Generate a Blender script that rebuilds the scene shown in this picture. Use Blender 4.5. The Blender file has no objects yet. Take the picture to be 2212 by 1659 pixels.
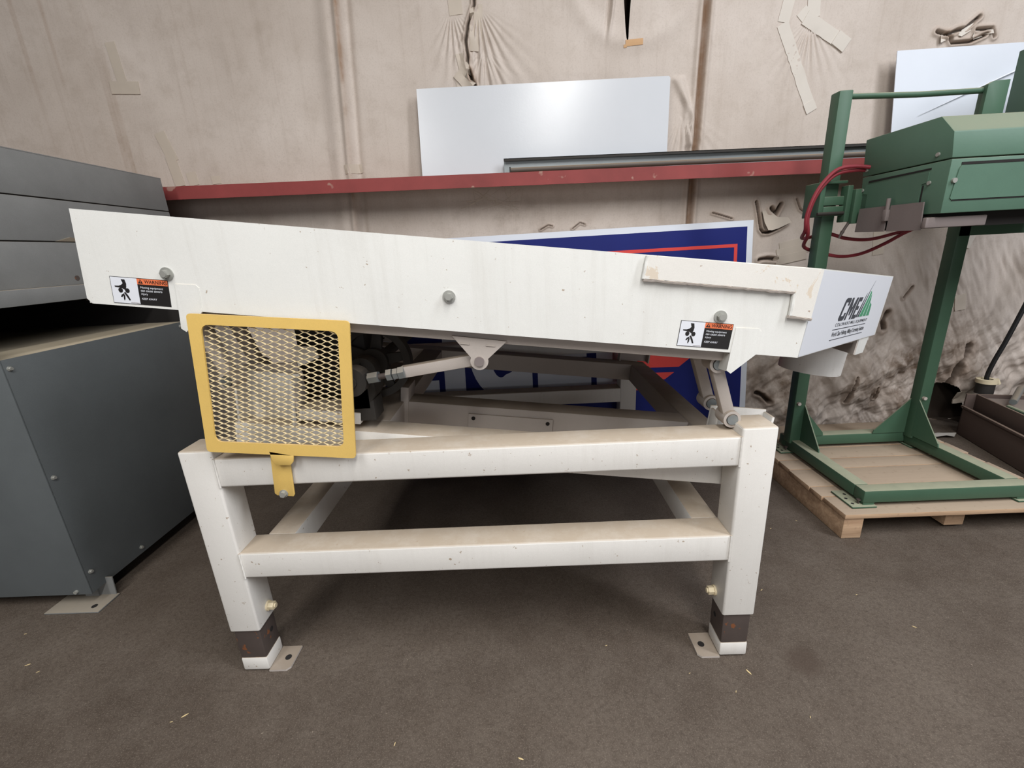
import bpy, bmesh, math, random
import numpy as np
from mathutils import Vector, Matrix

SC = bpy.context.scene
COL = SC.collection
rnd = random.Random(7)

# ------------------------------------------------------------------ camera
CAM_P = (0.0, -1.15047, 1.34589)
FPX = 950.0
R_RIGHT = (0.9986818, 0.0089505, -0.0505416)
R_DOWN = (-0.0457389, -0.2916507, -0.9554307)
R_FWD = (-0.0232921, 0.9564830, -0.2908569)
cd = bpy.data.cameras.new('camera')
cam = bpy.data.objects.new('camera', cd)
COL.objects.link(cam)
cd.sensor_fit = 'HORIZONTAL'
cd.sensor_width = 36.0
cd.lens = FPX / 2212.0 * 36.0
cd.clip_start = 0.02
M = Matrix((R_RIGHT, tuple(-v for v in R_DOWN), tuple(-v for v in R_FWD))).transposed().to_4x4()
M.translation = CAM_P
cam.matrix_world = M
SC.camera = cam

# ------------------------------------------------------------------ world, lights, exposure
SC.view_settings.view_transform = 'Standard'
SC.view_settings.look = 'None'
SC.view_settings.gamma = 1.0
SC.view_settings.use_curve_mapping = False
SC.view_settings.exposure = -0.13
w = bpy.data.worlds.new('world')
SC.world = w
w.use_nodes = True
w.node_tree.nodes['Background'].inputs[0].default_value = (1.0, 0.94, 0.88, 1)
w.node_tree.nodes['Background'].inputs[1].default_value = 0.05


def area(name, loc, target, sx, sy, power, col):
    l = bpy.data.lights.new(name, 'AREA')
    l.shape = 'RECTANGLE'
    l.size, l.size_y, l.energy, l.color = sx, sy, power, col
    o = bpy.data.objects.new(name, l)
    COL.objects.link(o)
    o.location = loc
    d = Vector(target) - Vector(loc)
    o.rotation_euler = d.to_track_quat('-Z', 'Y').to_euler()
    return o


area('ceiling_lamp_row', (0.75, -2.9, 4.4), (0.75, -2.9, 0), 0.55, 4.2, 220, (1.0, 0.985, 0.96))
area('ceiling_lamp_row_side', (4.0, -1.8, 4.4), (2.6, -0.6, 0), 0.6, 4.5, 250, (0.92, 0.95, 1.0))
area('left_fill_light', (-2.0, -3.4, 4.4), (-2.0, -2.6, 0), 0.55, 3.6, 155, (1.0, 0.985, 0.96))  # added fill to brighten the left side, no known fitting there
area('open_bay_door', (1.4, -6.0, 1.35), (0.4, 1.0, 1.1), 4.4, 2.5, 62, (0.97, 0.97, 1.0))


# ------------------------------------------------------------------ materials
def lin(c):
    return tuple((v / 12.92 if v <= 0.04045 else ((v + 0.055) / 1.055) ** 2.4) for v in c)


def rgb(r, g, b):
    return lin((r / 255.0, g / 255.0, b / 255.0)) + (1.0,)


class NT:
    def __init__(s, name):
        s.m = bpy.data.materials.new(name)
        s.m.use_nodes = True
        s.t = s.m.node_tree
        s.b = s.t.nodes['Principled BSDF']

    def n(s, typ, **k):
        x = s.t.nodes.new(typ)
        for a, v in k.items():
            setattr(x, a, v)
        return x

    def l(s, a, b):
        s.t.links.new(a, b)

    def coord(s, scale=(1, 1, 1)):
        tc = s.n('ShaderNodeTexCoord')
        mp = s.n('ShaderNodeMapping')
        mp.inputs['Scale'].default_value = scale
        s.l(tc.outputs['Object'], mp.inputs['Vector'])
        return mp.outputs[0]

    def noise(s, vec, scale, detail=4, rough=0.6, dist=0.0):
        x = s.n('ShaderNodeTexNoise')
        x.inputs['Scale'].default_value = scale
        x.inputs['Detail'].default_value = detail
        x.inputs['Roughness'].default_value = rough
        x.inputs['Distortion'].default_value = dist
        s.l(vec, x.inputs['Vector'])
        return x.outputs['Fac']

    def ramp(s, fac, a, b, va=0.0, vb=1.0):
        x = s.n('ShaderNodeMapRange')
        x.inputs['From Min'].default_value = a
        x.inputs['From Max'].default_value = b
        x.inputs['To Min'].default_value = va
        x.inputs['To Max'].default_value = vb
        s.l(fac, x.inputs['Value'])
        return x.outputs[0]

    def mix(s, fac, a, b, mode='MIX'):
        x = s.n('ShaderNodeMix', data_type='RGBA', blend_type=mode)
        for sock, v in ((x.inputs['Factor'], fac), (x.inputs['A'], a), (x.inputs['B'], b)):
            if isinstance(v, (tuple, list, float, int)):
                sock.default_value = v
            else:
                s.l(v, sock)
        return x.outputs['Result']

    def math(s, op, a, b=0.0):
        x = s.n('ShaderNodeMath', operation=op)
        for i, v in enumerate((a, b)):
            if isinstance(v, (float, int)):
                x.inputs[i].default_value = v
            else:
                s.l(v, x.inputs[i])
        return x.outputs[0]

    def out(s, col, rough=0.5, metal=0.0, bump=None, bstr=0.2, bdist=0.01, spec=0.5):
        for k, v in (('Base Color', col), ('Roughness', rough), ('Metallic', metal), ('Specular IOR Level', spec)):
            if isinstance(v, (tuple, list, float, int)):
                s.b.inputs[k].default_value = v
            else:
                s.l(v, s.b.inputs[k])
        if bump is not None:
            x = s.n('ShaderNodeBump')
            x.inputs['Strength'].default_value = bstr
            x.inputs['Distance'].default_value = bdist
            s.l(bump, x.inputs['Height'])
            s.l(x.outputs[0], s.b.inputs['Normal'])
        return s.m


def paint(name, base, rough=0.45, metal=0.0, var=0.10, dust=None, damt=0.9, speck=None, spthr=0.70, spscale=60,
          streak=0.0, spec=0.4, chip=None, grain=0.04):
    """Painted or bare metal: tonal variation, settled dust on upward faces, specks, streaks, chips."""
    t = NT(name)
    v = t.coord()
    n1 = t.noise(v, 3.0, 5, 0.65)
    c = t.mix(t.ramp(n1, 0.3, 0.7), tuple(x * (1 - var) for x in base[:3]) + (1,), tuple(min(1, x * (1 + var * .5)) for x in base[:3]) + (1,))
    if grain:
        n0 = t.noise(v, 420, 2, 0.5)
        c = t.mix(t.ramp(n0, 0.35, 0.65, 0, grain), c, (0.02, 0.02, 0.02, 1))
    if streak:
        sv = t.coord((22, 22, 1.2))
        n2 = t.noise(sv, 1.0, 5, 0.7)
        c = t.mix(t.ramp(n2, 0.52, 0.75, 0, streak), c, rgb(150, 138, 120))
    if speck is not None:
        n3 = t.noise(v, spscale, 3, 0.7)
        c = t.mix(t.ramp(n3, spthr, spthr + 0.04, 0, 0.85), c, speck)
    if chip is not None:
        n4 = t.noise(v, 9, 6, 0.7, 0.6)
        c = t.mix(t.ramp(n4, 0.565, 0.58, 0, 0.9), c, chip)
    r = rough
    if dust is not None:
        g = t.n('ShaderNodeNewGeometry')
        sx = t.n('ShaderNodeSeparateXYZ')
        t.l(g.outputs['True Normal'], sx.inputs[0])
        up = t.ramp(sx.outputs['Z'], 0.35, 0.85)
        dn = t.noise(v, 14, 5, 0.7)
        f = t.math('MULTIPLY', up, t.ramp(dn, 0.15, 0.55, damt * 0.75, damt))
        c = t.mix(f, c, dust)
        r = t.ramp(f, 0, 1, rough, 0.95)
    bn = t.noise(v, 70, 3, 0.6)
    return t.out(c, r, metal, bn, 0.06, 0.004, spec)


DUST = rgb(166, 150, 130)
WHITE = paint('white_paint', rgb(224, 221, 216), 0.5, dust=DUST, speck=rgb(150, 128, 104), spthr=0.68, spscale=55, streak=0.10, var=.05)
DECKW = paint('white_deck_paint', rgb(228, 228, 224), 0.5, dust=rgb(205, 190, 165), speck=rgb(160, 140, 118), spthr=0.70, spscale=45, streak=0.12, var=.05)
CHIPW = paint('chipped_white_paint', rgb(226, 223, 217), 0.5, dust=rgb(205, 190, 165), speck=rgb(150, 120, 95), spthr=0.70, spscale=40, chip=rgb(212, 198, 180), var=.05)
STEELW = paint('shaded_dusty_steel', rgb(184, 175, 168), 0.75, dust=rgb(140, 127, 112), var=.08)  # dusty white with the shade under the deck darkened into its colours
YELLOW = paint('yellow_paint', rgb(226, 190, 108), 0.5, dust=rgb(190, 160, 120), damt=.6, speck=rgb(140, 105, 60), spthr=.74, spscale=50)
MESHY = paint('pale_yellow_paint', rgb(214, 198, 156), 0.55, dust=rgb(190, 165, 130), damt=.4)
GREEN = paint('green_paint', rgb(66, 96, 76), 0.5, dust=rgb(152, 152, 130), speck=rgb(45, 62, 48), spthr=.72)
GREENH = paint('green_hood_paint', rgb(84, 114, 97), 0.5, dust=rgb(136, 136, 116), speck=rgb(52, 74, 60), spthr=.73)
GREYP = paint('blue_grey_paint', rgb(130, 131, 130), 0.6, dust=rgb(150, 140, 125), var=.16, grain=.10, speck=rgb(140, 142, 142), spthr=.75)
GREYD = paint('dark_grey_paint', rgb(94, 99, 101), 0.6, dust=rgb(160, 150, 132), var=.12, grain=.10)
RED = paint('red_oxide_paint', rgb(140, 62, 60), 0.6, dust=rgb(172, 140, 122), var=.22, speck=rgb(165, 128, 116), spthr=.66, spscale=7)
GALV = paint('galvanised_steel', rgb(150, 156, 158), 0.4, 0.6, dust=rgb(150, 135, 115), damt=.8)
BOLT = paint('zinc_bolt', rgb(168, 168, 162), 0.4, 0.35, grain=0)
CREAM = paint('cream_bolt', rgb(222, 208, 176), 0.6, grain=0)
IRON = paint('black_iron', rgb(48, 45, 42), 0.7, dust=rgb(72, 64, 56), damt=.7)
RUSTY = paint('dark_mill_steel', rgb(84, 74, 70), 0.6, speck=rgb(140, 85, 50), spthr=.62, spscale=20, var=.3)
BROWN = paint('brown_steel', rgb(86, 72, 66), 0.8, dust=rgb(130, 112, 98), damt=.7)
GPLATE = paint('grey_guard_steel', rgb(128, 118, 116), 0.65, dust=rgb(150, 136, 124), damt=.6)
BLACK = paint('black_rubber', rgb(26, 26, 27), 0.7, grain=0)
INK = paint('black_ink', rgb(30, 28, 28), 0.5, grain=0, var=0)
ORANGE = paint('orange_print', rgb(228, 120, 78), 0.5, grain=0, var=0)
PRINTW = paint('white_print', rgb(222, 225, 232), 0.45, grain=0, var=0)
LGREEN = paint('green_print', rgb(74, 148, 112), 0.5, grain=0, var=0)
LINK = paint('charcoal_print', rgb(62, 66, 74), 0.5, grain=0, var=0)
BLUE = paint('blue_sign_face', rgb(24, 34, 106), 0.6, spec=.2, grain=0, speck=rgb(90, 100, 150), spthr=.78, spscale=30)
SRED = paint('red_sign_print', rgb(212, 72, 66), 0.6, spec=.2, grain=0, var=.03)
SWHITE = paint('white_sign_face', rgb(216, 221, 230), 0.5, grain=0, var=.03)
BOARDW = paint('glossy_white_board', rgb(204, 207, 212), 0.24, grain=0, var=.02, spec=0.5)
CABLE = paint('red_cable_rubber', rgb(134, 44, 54), 0.5, grain=0)
TAPE = paint('dull_white_tape', rgb(206, 198, 188), 0.6, grain=0, var=.06)
PAPER = paint('grey_paper', rgb(170, 165, 158), 0.8)
STRAW = paint('pale_straw', rgb(208, 186, 140), 0.8, grain=0)
TAN = paint('tan_tape', rgb(200, 160, 118), 0.7, grain=0)
CAVITY = paint('dark_cavity_shade', rgb(34, 31, 30), 0.9)  # near-black for holes, slots and recesses, their inner shade put into the colour
WEB = paint('pale_web', rgb(150, 135, 115), 0.9, grain=0)


def mat_wood():
    t = NT('pallet_wood')
    v = t.coord((1.5, 22, 22))
    n = t.noise(v, 2.2, 6, 0.65, 0.8)
    c = t.mix(t.ramp(n, 0.3, 0.7), rgb(160, 130, 104), rgb(200, 170, 140))
    g = t.n('ShaderNodeNewGeometry')
    sx = t.n('ShaderNodeSeparateXYZ')
    t.l(g.outputs['True Normal'], sx.inputs[0])
    f = t.ramp(sx.outputs['Z'], 0.4, 0.9, 0, 0.85)
    c = t.mix(f, c, rgb(160, 145, 128))
    v2 = t.coord()
    c = t.mix(t.ramp(t.noise(v2, 30, 4, .7), .6, .72, 0, .4), c, rgb(110, 90, 72))
    return t.out(c, 0.85, 0, n, 0.25, 0.004, 0.2)


WOOD = mat_wood()


def mat_floor():
    t = NT('dusty_concrete')
    v = t.coord()
    big = t.noise(v, 1.3, 6, 0.65, 0.4)
    mid = t.noise(v, 7, 8, 0.75)
    fine = t.noise(v, 70, 6, 0.75)
    c = t.mix(t.ramp(big, 0.3, 0.7), rgb(69, 59, 51), rgb(95, 85, 76))
    c = t.mix(t.ramp(mid, 0.40, 0.72, 0, 0.45), c, rgb(110, 101, 92))
    c = t.mix(t.ramp(fine, 0.44, 0.66, 0, 0.62), c, rgb(62, 53, 46))
    grit = t.noise(v, 240, 4, 0.8)
    c = t.mix(t.ramp(grit, 0.52, 0.66, 0, 0.6), c, rgb(134, 122, 110))
    dots = t.noise(v, 26, 3, 0.8)
    c = t.mix(t.ramp(dots, 0.68, 0.74, 0, 0.6), c, rgb(62, 54, 48))
    pale = t.noise(v, 48, 3, 0.8)
    c = t.mix(t.ramp(pale, 0.70, 0.74, 0, 0.5), c, rgb(176, 162, 146))
    # the round oil spot
    tc = t.n('ShaderNodeTexCoord')
    vm = t.n('ShaderNodeVectorMath', operation='DISTANCE')
    vm.inputs[1].default_value = (0.885, -0.02, 0)
    t.l(tc.outputs['Object'], vm.inputs[0])
    wob = t.math('ADD', vm.outputs['Value'], t.math('MULTIPLY', mid, 0.05))
    c = t.mix(t.ramp(wob, 0.055, 0.095, 0.6, 0), c, rgb(72, 60, 52))
    return t.out(c, t.ramp(mid, 0.3, 0.7, 0.62, 0.85), 0, t.math('ADD', fine, mid), 0.25, 0.004, 0.25)


FLOOR = mat_floor()


def mat_wall():
    t = NT('grimy_vinyl_insulation')
    v = t.coord()
    sv = t.coord((26, 26, 1.1))
    big = t.noise(v, 1.1, 5, 0.6, 0.3)
    st = t.noise(sv, 1.0, 6, 0.7, 0.2)
    mid = t.noise(v, 9, 7, 0.7)
    fine = t.noise(v, 120, 3, 0.7)
    c = t.mix(t.ramp(big, 0.3, 0.7), rgb(184, 171, 160), rgb(206, 195, 186))
    c = t.mix(t.ramp(st, 0.52, 0.8, 0, 0.26), c, rgb(150, 132, 116))
    c = t.mix(t.ramp(mid, 0.5, 0.75, 0, 0.28), c, rgb(150, 134, 118))
    c = t.mix(t.ramp(fine, 0.5, 0.75, 0, 0.2), c, rgb(130, 114, 100))
    at = t.n('ShaderNodeAttribute', attribute_name='stain_and_shade')
    sp = t.n('ShaderNodeSeparateColor')
    t.l(at.outputs['Color'], sp.inputs[0])
    c = t.mix(t.math('MULTIPLY', sp.outputs[0], t.ramp(mid, 0.3, 0.6, 0.55, 1)), c, rgb(136, 104, 76))
    c = t.mix(t.math('MULTIPLY', sp.outputs[1], t.ramp(mid, 0.35, 0.62, 0.1, 1)), c, rgb(104, 86, 70))
    c = t.mix(sp.outputs[2], c, rgb(44, 34, 28))
    return t.out(c, 0.55, 0, t.math('ADD', t.math('MULTIPLY', st, 0.12), mid), 0.3, 0.006, 0.3)


WALL = mat_wall()


# ------------------------------------------------------------------ mesh helpers
class G:
    def __init__(s):
        s.v, s.f = [], []

    def add(s, vs, fs):
        o = len(s.v)
        s.v += [tuple(float(c) for c in p) for p in vs]
        s.f += [tuple(i + o for i in f) for f in fs]
        return s

    def bm(s, b):
        b.verts.index_update()
        s.add([v.co for v in b.verts], [[v.index for v in f.verts] for f in b.faces])
        b.free()
        return s

    def box(s, x0, x1, y0, y1, z0, z1, bev=0.0, R=None, c=None, seg=2):
        b = bmesh.new()
        bmesh.ops.create_cube(b, size=1.0)
        for v in b.verts:
            v.co = Vector((x0 + (v.co.x + .5) * (x1 - x0), y0 + (v.co.y + .5) * (y1 - y0), z0 + (v.co.z + .5) * (z1 - z0)))
        if bev:
            bmesh.ops.bevel(b, geom=b.edges[:], offset=bev, segments=seg, affect='EDGES', profile=0.5)
        if R is not None:
            for v in b.verts:
                v.co = R @ (v.co - Vector(c)) + Vector(c) if c is not None else R @ v.co
        return s.bm(b)

    def fbox(s, O, ex, ey, ez, x0, x1, y0, y1, z0, z1, bev=0.0, seg=2):
        """box in a frame (origin O, axes ex ey ez)"""
        b = bmesh.new()
        bmesh.ops.create_cube(b, size=1.0)
        for v in b.verts:
            v.co = Vector((x0 + (v.co.x + .5) * (x1 - x0), y0 + (v.co.y + .5) * (y1 - y0), z0 + (v.co.z + .5) * (z1 - z0)))
        if bev:
            bmesh.ops.bevel(b, geom=b.edges[:], offset=bev, segments=seg, affect='EDGES', profile=0.5)
        O, ex, ey, ez = (Vector(q) for q in (O, ex, ey, ez))
        for v in b.verts:
            v.co = O + ex * v.co.x + ey * v.co.y + ez * v.co.z
        return s.bm(b)

    def ext(s, pts, vec, bev=0.0):
        """polygon (3D points) extruded by vec"""
        b = bmesh.new()
        a = [b.verts.new(Vector(p)) for p in pts]
        f = b.faces.new(a)
        r = bmesh.ops.extrude_face_region(b, geom=[f])
        for e in r['geom']:
            if isinstance(e, bmesh.types.BMVert):
                e.co += Vector(vec)
        bmesh.ops.recalc_face_normals(b, faces=b.faces[:])
        if bev:
            bmesh.ops.bevel(b, geom=b.edges[:], offset=bev, segments=2, affect='EDGES', profile=0.5)
        return s.bm(b)

    def cyl(s, p0, p1, r, n=20, r1=None, cap=True):
        p0, p1 = Vector(p0), Vector(p1)
        r1 = r if r1 is None else r1
        d = (p1 - p0).normalized()
        a = d.orthogonal().normalized()
        bb = d.cross(a)
        vs, fs = [], []
        for p, rr in ((p0, r), (p1, r1)):
            for i in range(n):
                t = 2 * math.pi * i / n
                vs.append(p + a * (rr * math.cos(t)) + bb * (rr * math.sin(t)))
        for i in range(n):
            j = (i + 1) % n
            fs.append((i, j, n + j, n + i))
        if cap:
            fs.append(tuple(range(n - 1, -1, -1)))
            fs.append(tuple(range(n, 2 * n)))
        return s.add(vs, fs)

    def ring(s, p0, p1, ro, ri, n=28):
        """pipe: hollow cylinder with end faces"""
        p0, p1 = Vector(p0), Vector(p1)
        d = (p1 - p0).normalized()
        a = d.orthogonal().normalized()
        bb = d.cross(a)
        vs, fs = [], []
        for p, rr in ((p0, ro), (p1, ro), (p1, ri), (p0, ri)):
            for i in range(n):
                t = 2 * math.pi * i / n
                vs.append(p + a * (rr * math.cos(t)) + bb * (rr * math.sin(t)))
        for k in range(4):
            k2 = (k + 1) % 4
            for i in range(n):
                j = (i + 1) % n
                fs.append((k * n + i, k * n + j, k2 * n + j, k2 * n + i))
        return s.add(vs, fs)

    def tube(s, path, r, n=8, closed=False, r_end=None):
        P = [Vector(p) for p in path]
        m = len(P)
        vs, fs = [], []
        prev = None
        for i, p in enumerate(P):
            d = ((P[min(i + 1, m - 1)] - P[max(i - 1, 0)])).normalized()
            if prev is None:
                a = d.orthogonal().normalized()
            else:
                a = (prev - d * prev.dot(d)).normalized()
            prev = a
            bb = d.cross(a)
            rr = r if r_end is None else r + (r_end - r) * i / (m - 1)
            for k in range(n):
                t = 2 * math.pi * k / n
                vs.append(p + a * (rr * math.cos(t)) + bb * (rr * math.sin(t)))
        for i in range(m - 1):
            for k in range(n):
                j = (k + 1) % n
                fs.append((i * n + k, i * n + j, (i + 1) * n + j, (i + 1) * n + k))
        fs.append(tuple(range(n - 1, -1, -1)))
        fs.append(tuple(range((m - 1) * n, m * n)))
        return s.add(vs, fs)


OFF = {}


def obj(name, g, mat, parent=None, kind=None, label=None, sm=35):
    """link one mesh object; vertices are given in world space and stored relative to the thing's base"""
    off = OFF.get(parent.name, Vector((0, 0, 0))) if parent is not None else Vector((0, 0, 0))
    me = bpy.data.meshes.new(name)
    vs = [(v[0] - off.x, v[1] - off.y, v[2] - off.z) for v in g.v]
    me.from_pydata(vs, [], g.f)
    b = bmesh.new()
    b.from_mesh(me)
    bmesh.ops.recalc_face_normals(b, faces=b.faces[:])
    b.to_mesh(me)
    b.free()
    me.polygons.foreach_set('use_smooth', [True] * len(me.polygons))
    me.set_sharp_from_angle(angle=math.radians(sm))
    me.materials.append(mat)
    o = bpy.data.objects.new(name, me)
    COL.objects.link(o)
    if parent is not None:
        o.parent = parent
    OFF[o.name] = off
    if kind:
        o['kind'] = kind
    if label:
        o['label'] = label
    return o


def thing(name, loc, label, cat, group=None):
    o = bpy.data.objects.new(name, None)
    o.empty_display_size = 0.1
    COL.objects.link(o)
    o.location = loc
    OFF[o.name] = Vector(loc)
    o['label'], o['category'] = label, cat
    if group:
        o['group'] = group
    return o


def solo(name, g, mat, loc, label, cat, group=None):
    """a thing that is one mesh, origin at its base"""
    L = Vector(loc)
    gg = G()
    gg.add([(v[0] - L.x, v[1] - L.y, v[2] - L.z) for v in g.v], g.f)
    o = obj(name, gg, mat)
    o.location = L
    OFF[o.name] = L
    o['label'], o['category'] = label, cat
    if group:
        o['group'] = group
    return o


def text_mesh(body, bold=0.0, shear=0.0, space=1.0):
    cu = bpy.data.curves.new('t', 'FONT')
    cu.body = body
    cu.offset = bold
    cu.shear = shear
    cu.space_character = space
    cu.resolution_u = 3
    o = bpy.data.objects.new('t', cu)
    COL.objects.link(o)
    bpy.context.view_layer.update()
    me = bpy.data.meshes.new_from_object(o.evaluated_get(bpy.context.evaluated_depsgraph_get()))
    vs = [(v.co.x, v.co.y) for v in me.vertices]
    fs = [tuple(p.vertices) for p in me.polygons]
    bpy.data.objects.remove(o)
    bpy.data.curves.remove(cu)
    bpy.data.meshes.remove(me)
    x0, x1 = min(v[0] for v in vs), max(v[0] for v in vs)
    y0, y1 = min(v[1] for v in vs), max(v[1] for v in vs)
    return [((x - x0) / (x1 - x0), (y - y0) / (y1 - y0)) for x, y in vs], fs


def text_on(name, body, F, x0, x1, y0, y1, h, mat, parent, bold=0.0, shear=0.0, slant=0.0, space=1.0):
    """lettering in frame F=(O,ex,ey,ez), filling the rectangle, h above the surface"""
    vs, fs = text_mesh(body, bold, shear, space)
    O, ex, ey, ez = (Vector(q) for q in F)
    g = G()
    g.add([O + ex * (x0 + u * (x1 - x0)) + ey * (y0 + v * (y1 - y0) + slant * u) + ez * h for u, v in vs], fs)
    return obj(name, g, mat, parent)


def poly_on(g, F, pts, h0, h1):
    O, ex, ey, ez = (Vector(q) for q in F)
    g.ext([O + ex * x + ey * y + ez * h0 for x, y in pts], ez * (h1 - h0))


def smooth_path(pts, n=8):
    P = [Vector(p) for p in pts]
    out = []
    for i in range(len(P) - 1):
        p0, p1, p2, p3 = P[max(i - 1, 0)], P[i], P[i + 1], P[min(i + 2, len(P) - 1)]
        for k in range(n):
            t = k / n
            out.append(0.5 * ((2 * p1) + (p2 - p0) * t + (2 * p0 - 5 * p1 + 4 * p2 - p3) * t * t + (3 * p1 - p0 - 3 * p2 + p3) * t ** 3))
    out.append(P[-1])
    return out


# ------------------------------------------------------------------ setting: floor and back wall
g = G()
N = 24
vs, fs = [], []
for j in range(N + 1):
    for i in range(N + 1):
        vs.append((-7 + 14 * i / N, -6.5 + 8.5 * j / N, 0))
for j in range(N):
    for i in range(N):
        a = j * (N + 1) + i
        fs.append((a, a + 1, a + N + 2, a + N + 1))
g.add(vs, fs)
obj('floor', g, FLOOR, kind='structure')

RS = np.random.RandomState(3)
_tab = RS.rand(256, 256)


def vnoise(x, y):
    xi, yi = np.floor(x).astype(int), np.floor(y).astype(int)
    fx, fy = x - xi, y - yi
    fx, fy = fx * fx * (3 - 2 * fx), fy * fy * (3 - 2 * fy)
    a = _tab[xi % 256, yi % 256]
    b = _tab[(xi + 1) % 256, yi % 256]
    c = _tab[xi % 256, (yi + 1) % 256]
    d = _tab[(xi + 1) % 256, (yi + 1) % 256]
    return (a * (1 - fx) + b * fx) * (1 - fy) + (c * (1 - fx) + d * fx) * fy - 0.5


def fbm(x, y, o=4):
    r, a = 0, 1.0
    for k in range(o):
        r = r + a * vnoise(x * 2 ** k + 17.3 * k, y * 2 ** k + 9.1 * k)
        a *= 0.5
    return r


def ridge(x, y, o=3):
    r, a = 0, 1.0
    for k in range(o):
        r = r + a * (1 - np.abs(2.6 * vnoise(x * 2 ** k + 31.7 * k, y * 2 ** k + 5.3 * k)))
        a *= 0.5
    return r - 1.0


WALL_Y = 1.80


def sst(x, a, b):
    t = np.clip((x - a) / (b - a), 0, 1)
    return t * t * (3 - 2 * t)


def seg_dist(X, Z, pts):
    D = np.full(X.shape, 9.0)
    for (x0, z0), (x1, z1) in zip(pts[:-1], pts[1:]):
        dx, dz = x1 - x0, z1 - z0
        t = np.clip(((X - x0) * dx + (Z - z0) * dz) / (dx * dx + dz * dz + 1e-12), 0, 1)
        D = np.minimum(D, np.hypot(X - x0 - t * dx, Z - z0 - t * dz))
    return D


CRACKS = [  # polyline, half width, depth
    ([(-.165, 2.80), (-.17, 2.66), (-.19, 2.62), (-.211, 2.575), (-.232, 2.50), (-.226, 2.42), (-.232, 2.375), (-.222, 2.34), (-.214, 2.31), (-.196, 2.275), (-.192, 2.23)], .006, .03),
    ([(-.222, 2.345), (-.21, 2.31)], .008, .025),
    ([(1.500, 1.555), (1.512, 1.52), (1.530, 1.45), (1.545, 1.395), (1.565, 1.372), (1.60, 1.372), (1.66, 1.395), (1.70, 1.42)], .006, .03),
    ([(1.60, 1.515), (1.628, 1.475), (1.655, 1.535)], .009, .03),
    ([(1.745, 1.56), (1.775, 1.50), (1.81, 1.475), (1.85, 1.47)], .0035, .012),
    ([(1.56, 1.205), (1.60, 1.213), (1.66, 1.205)], .008, .025),
    ([(1.235, 1.505), (1.30, 1.485), (1.36, 1.465)], .0035, .004),
    ([(2.275, .40), (2.262, .33), (2.28, .27), (2.27, .20)], .005, .03),
    ([(2.46, .30), (2.47, .22)], .006, .03),
    ([(2.43, .83), (2.41, .77), (2.43, .72)], .012, .025),
    ([(2.52, .92), (2.56, .99)], .005, .02),
    ([(3.036, .56), (3.00, .44), (2.975, .33), (2.965, .25)], .020, .07),
    ([(1.64, .30), (1.70, .27), (1.75, .22)], .010, .05),
    ([(2.41, 2.395), (2.47, 2.375), (2.52, 2.395), (2.56, 2.40), (2.62, 2.45)], .007, .02),
    ([(2.47, 2.375), (2.50, 2.335), (2.60, 2.335), (2.67, 2.36)], .006, .02),
    ([(2.62, 2.39), (2.70, 2.39), (2.72, 2.35)], .006, .02),
    ([(.16, 1.46), (.21, 1.485), (.235, 1.478)], .003, .003), ([(.36, 1.455), (.41, 1.49), (.44, 1.478)], .003, .003),
]
HOLES = [
    [(.652, 3.4), (.70, 3.4), (.697, 2.634), (.692, 2.53), (.684, 2.437), (.676, 2.46), (.668, 2.55), (.655, 2.64)],
    [(2.79, .02), (2.80, .14), (2.82, .235), (2.87, .30), (2.94, .315), (3.01, .285), (3.06, .22), (3.11, .13), (3.13, .04), (3.12, .0), (2.80, .0)],
]


def crumple(X, Z, f):
    """angular folds of crumpled sheet: triangle waves in many directions, bent by noise"""
    h = 0
    r5 = np.random.RandomState(11)
    for k in range(9):
        an = r5.uniform(0, np.pi)
        fr = f * r5.uniform(1.5, 6.5)
        w_ = 0.5 * fbm(X * 1.7 + 13 * k, Z * 1.7 + 7 * k, 2)
        p = (X * np.cos(an) + Z * np.sin(an)) * fr + w_ * 1.6 + r5.uniform(0, 1)
        tri = np.abs((p % 1.0) - .5) * 2
        m = sst(fbm(X * 1.3 + 5 * k, Z * 1.3 - 3 * k, 2), -.25, .3)
        h = h + (tri - .5) * m * (3.0 / fr)
    return h


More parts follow.
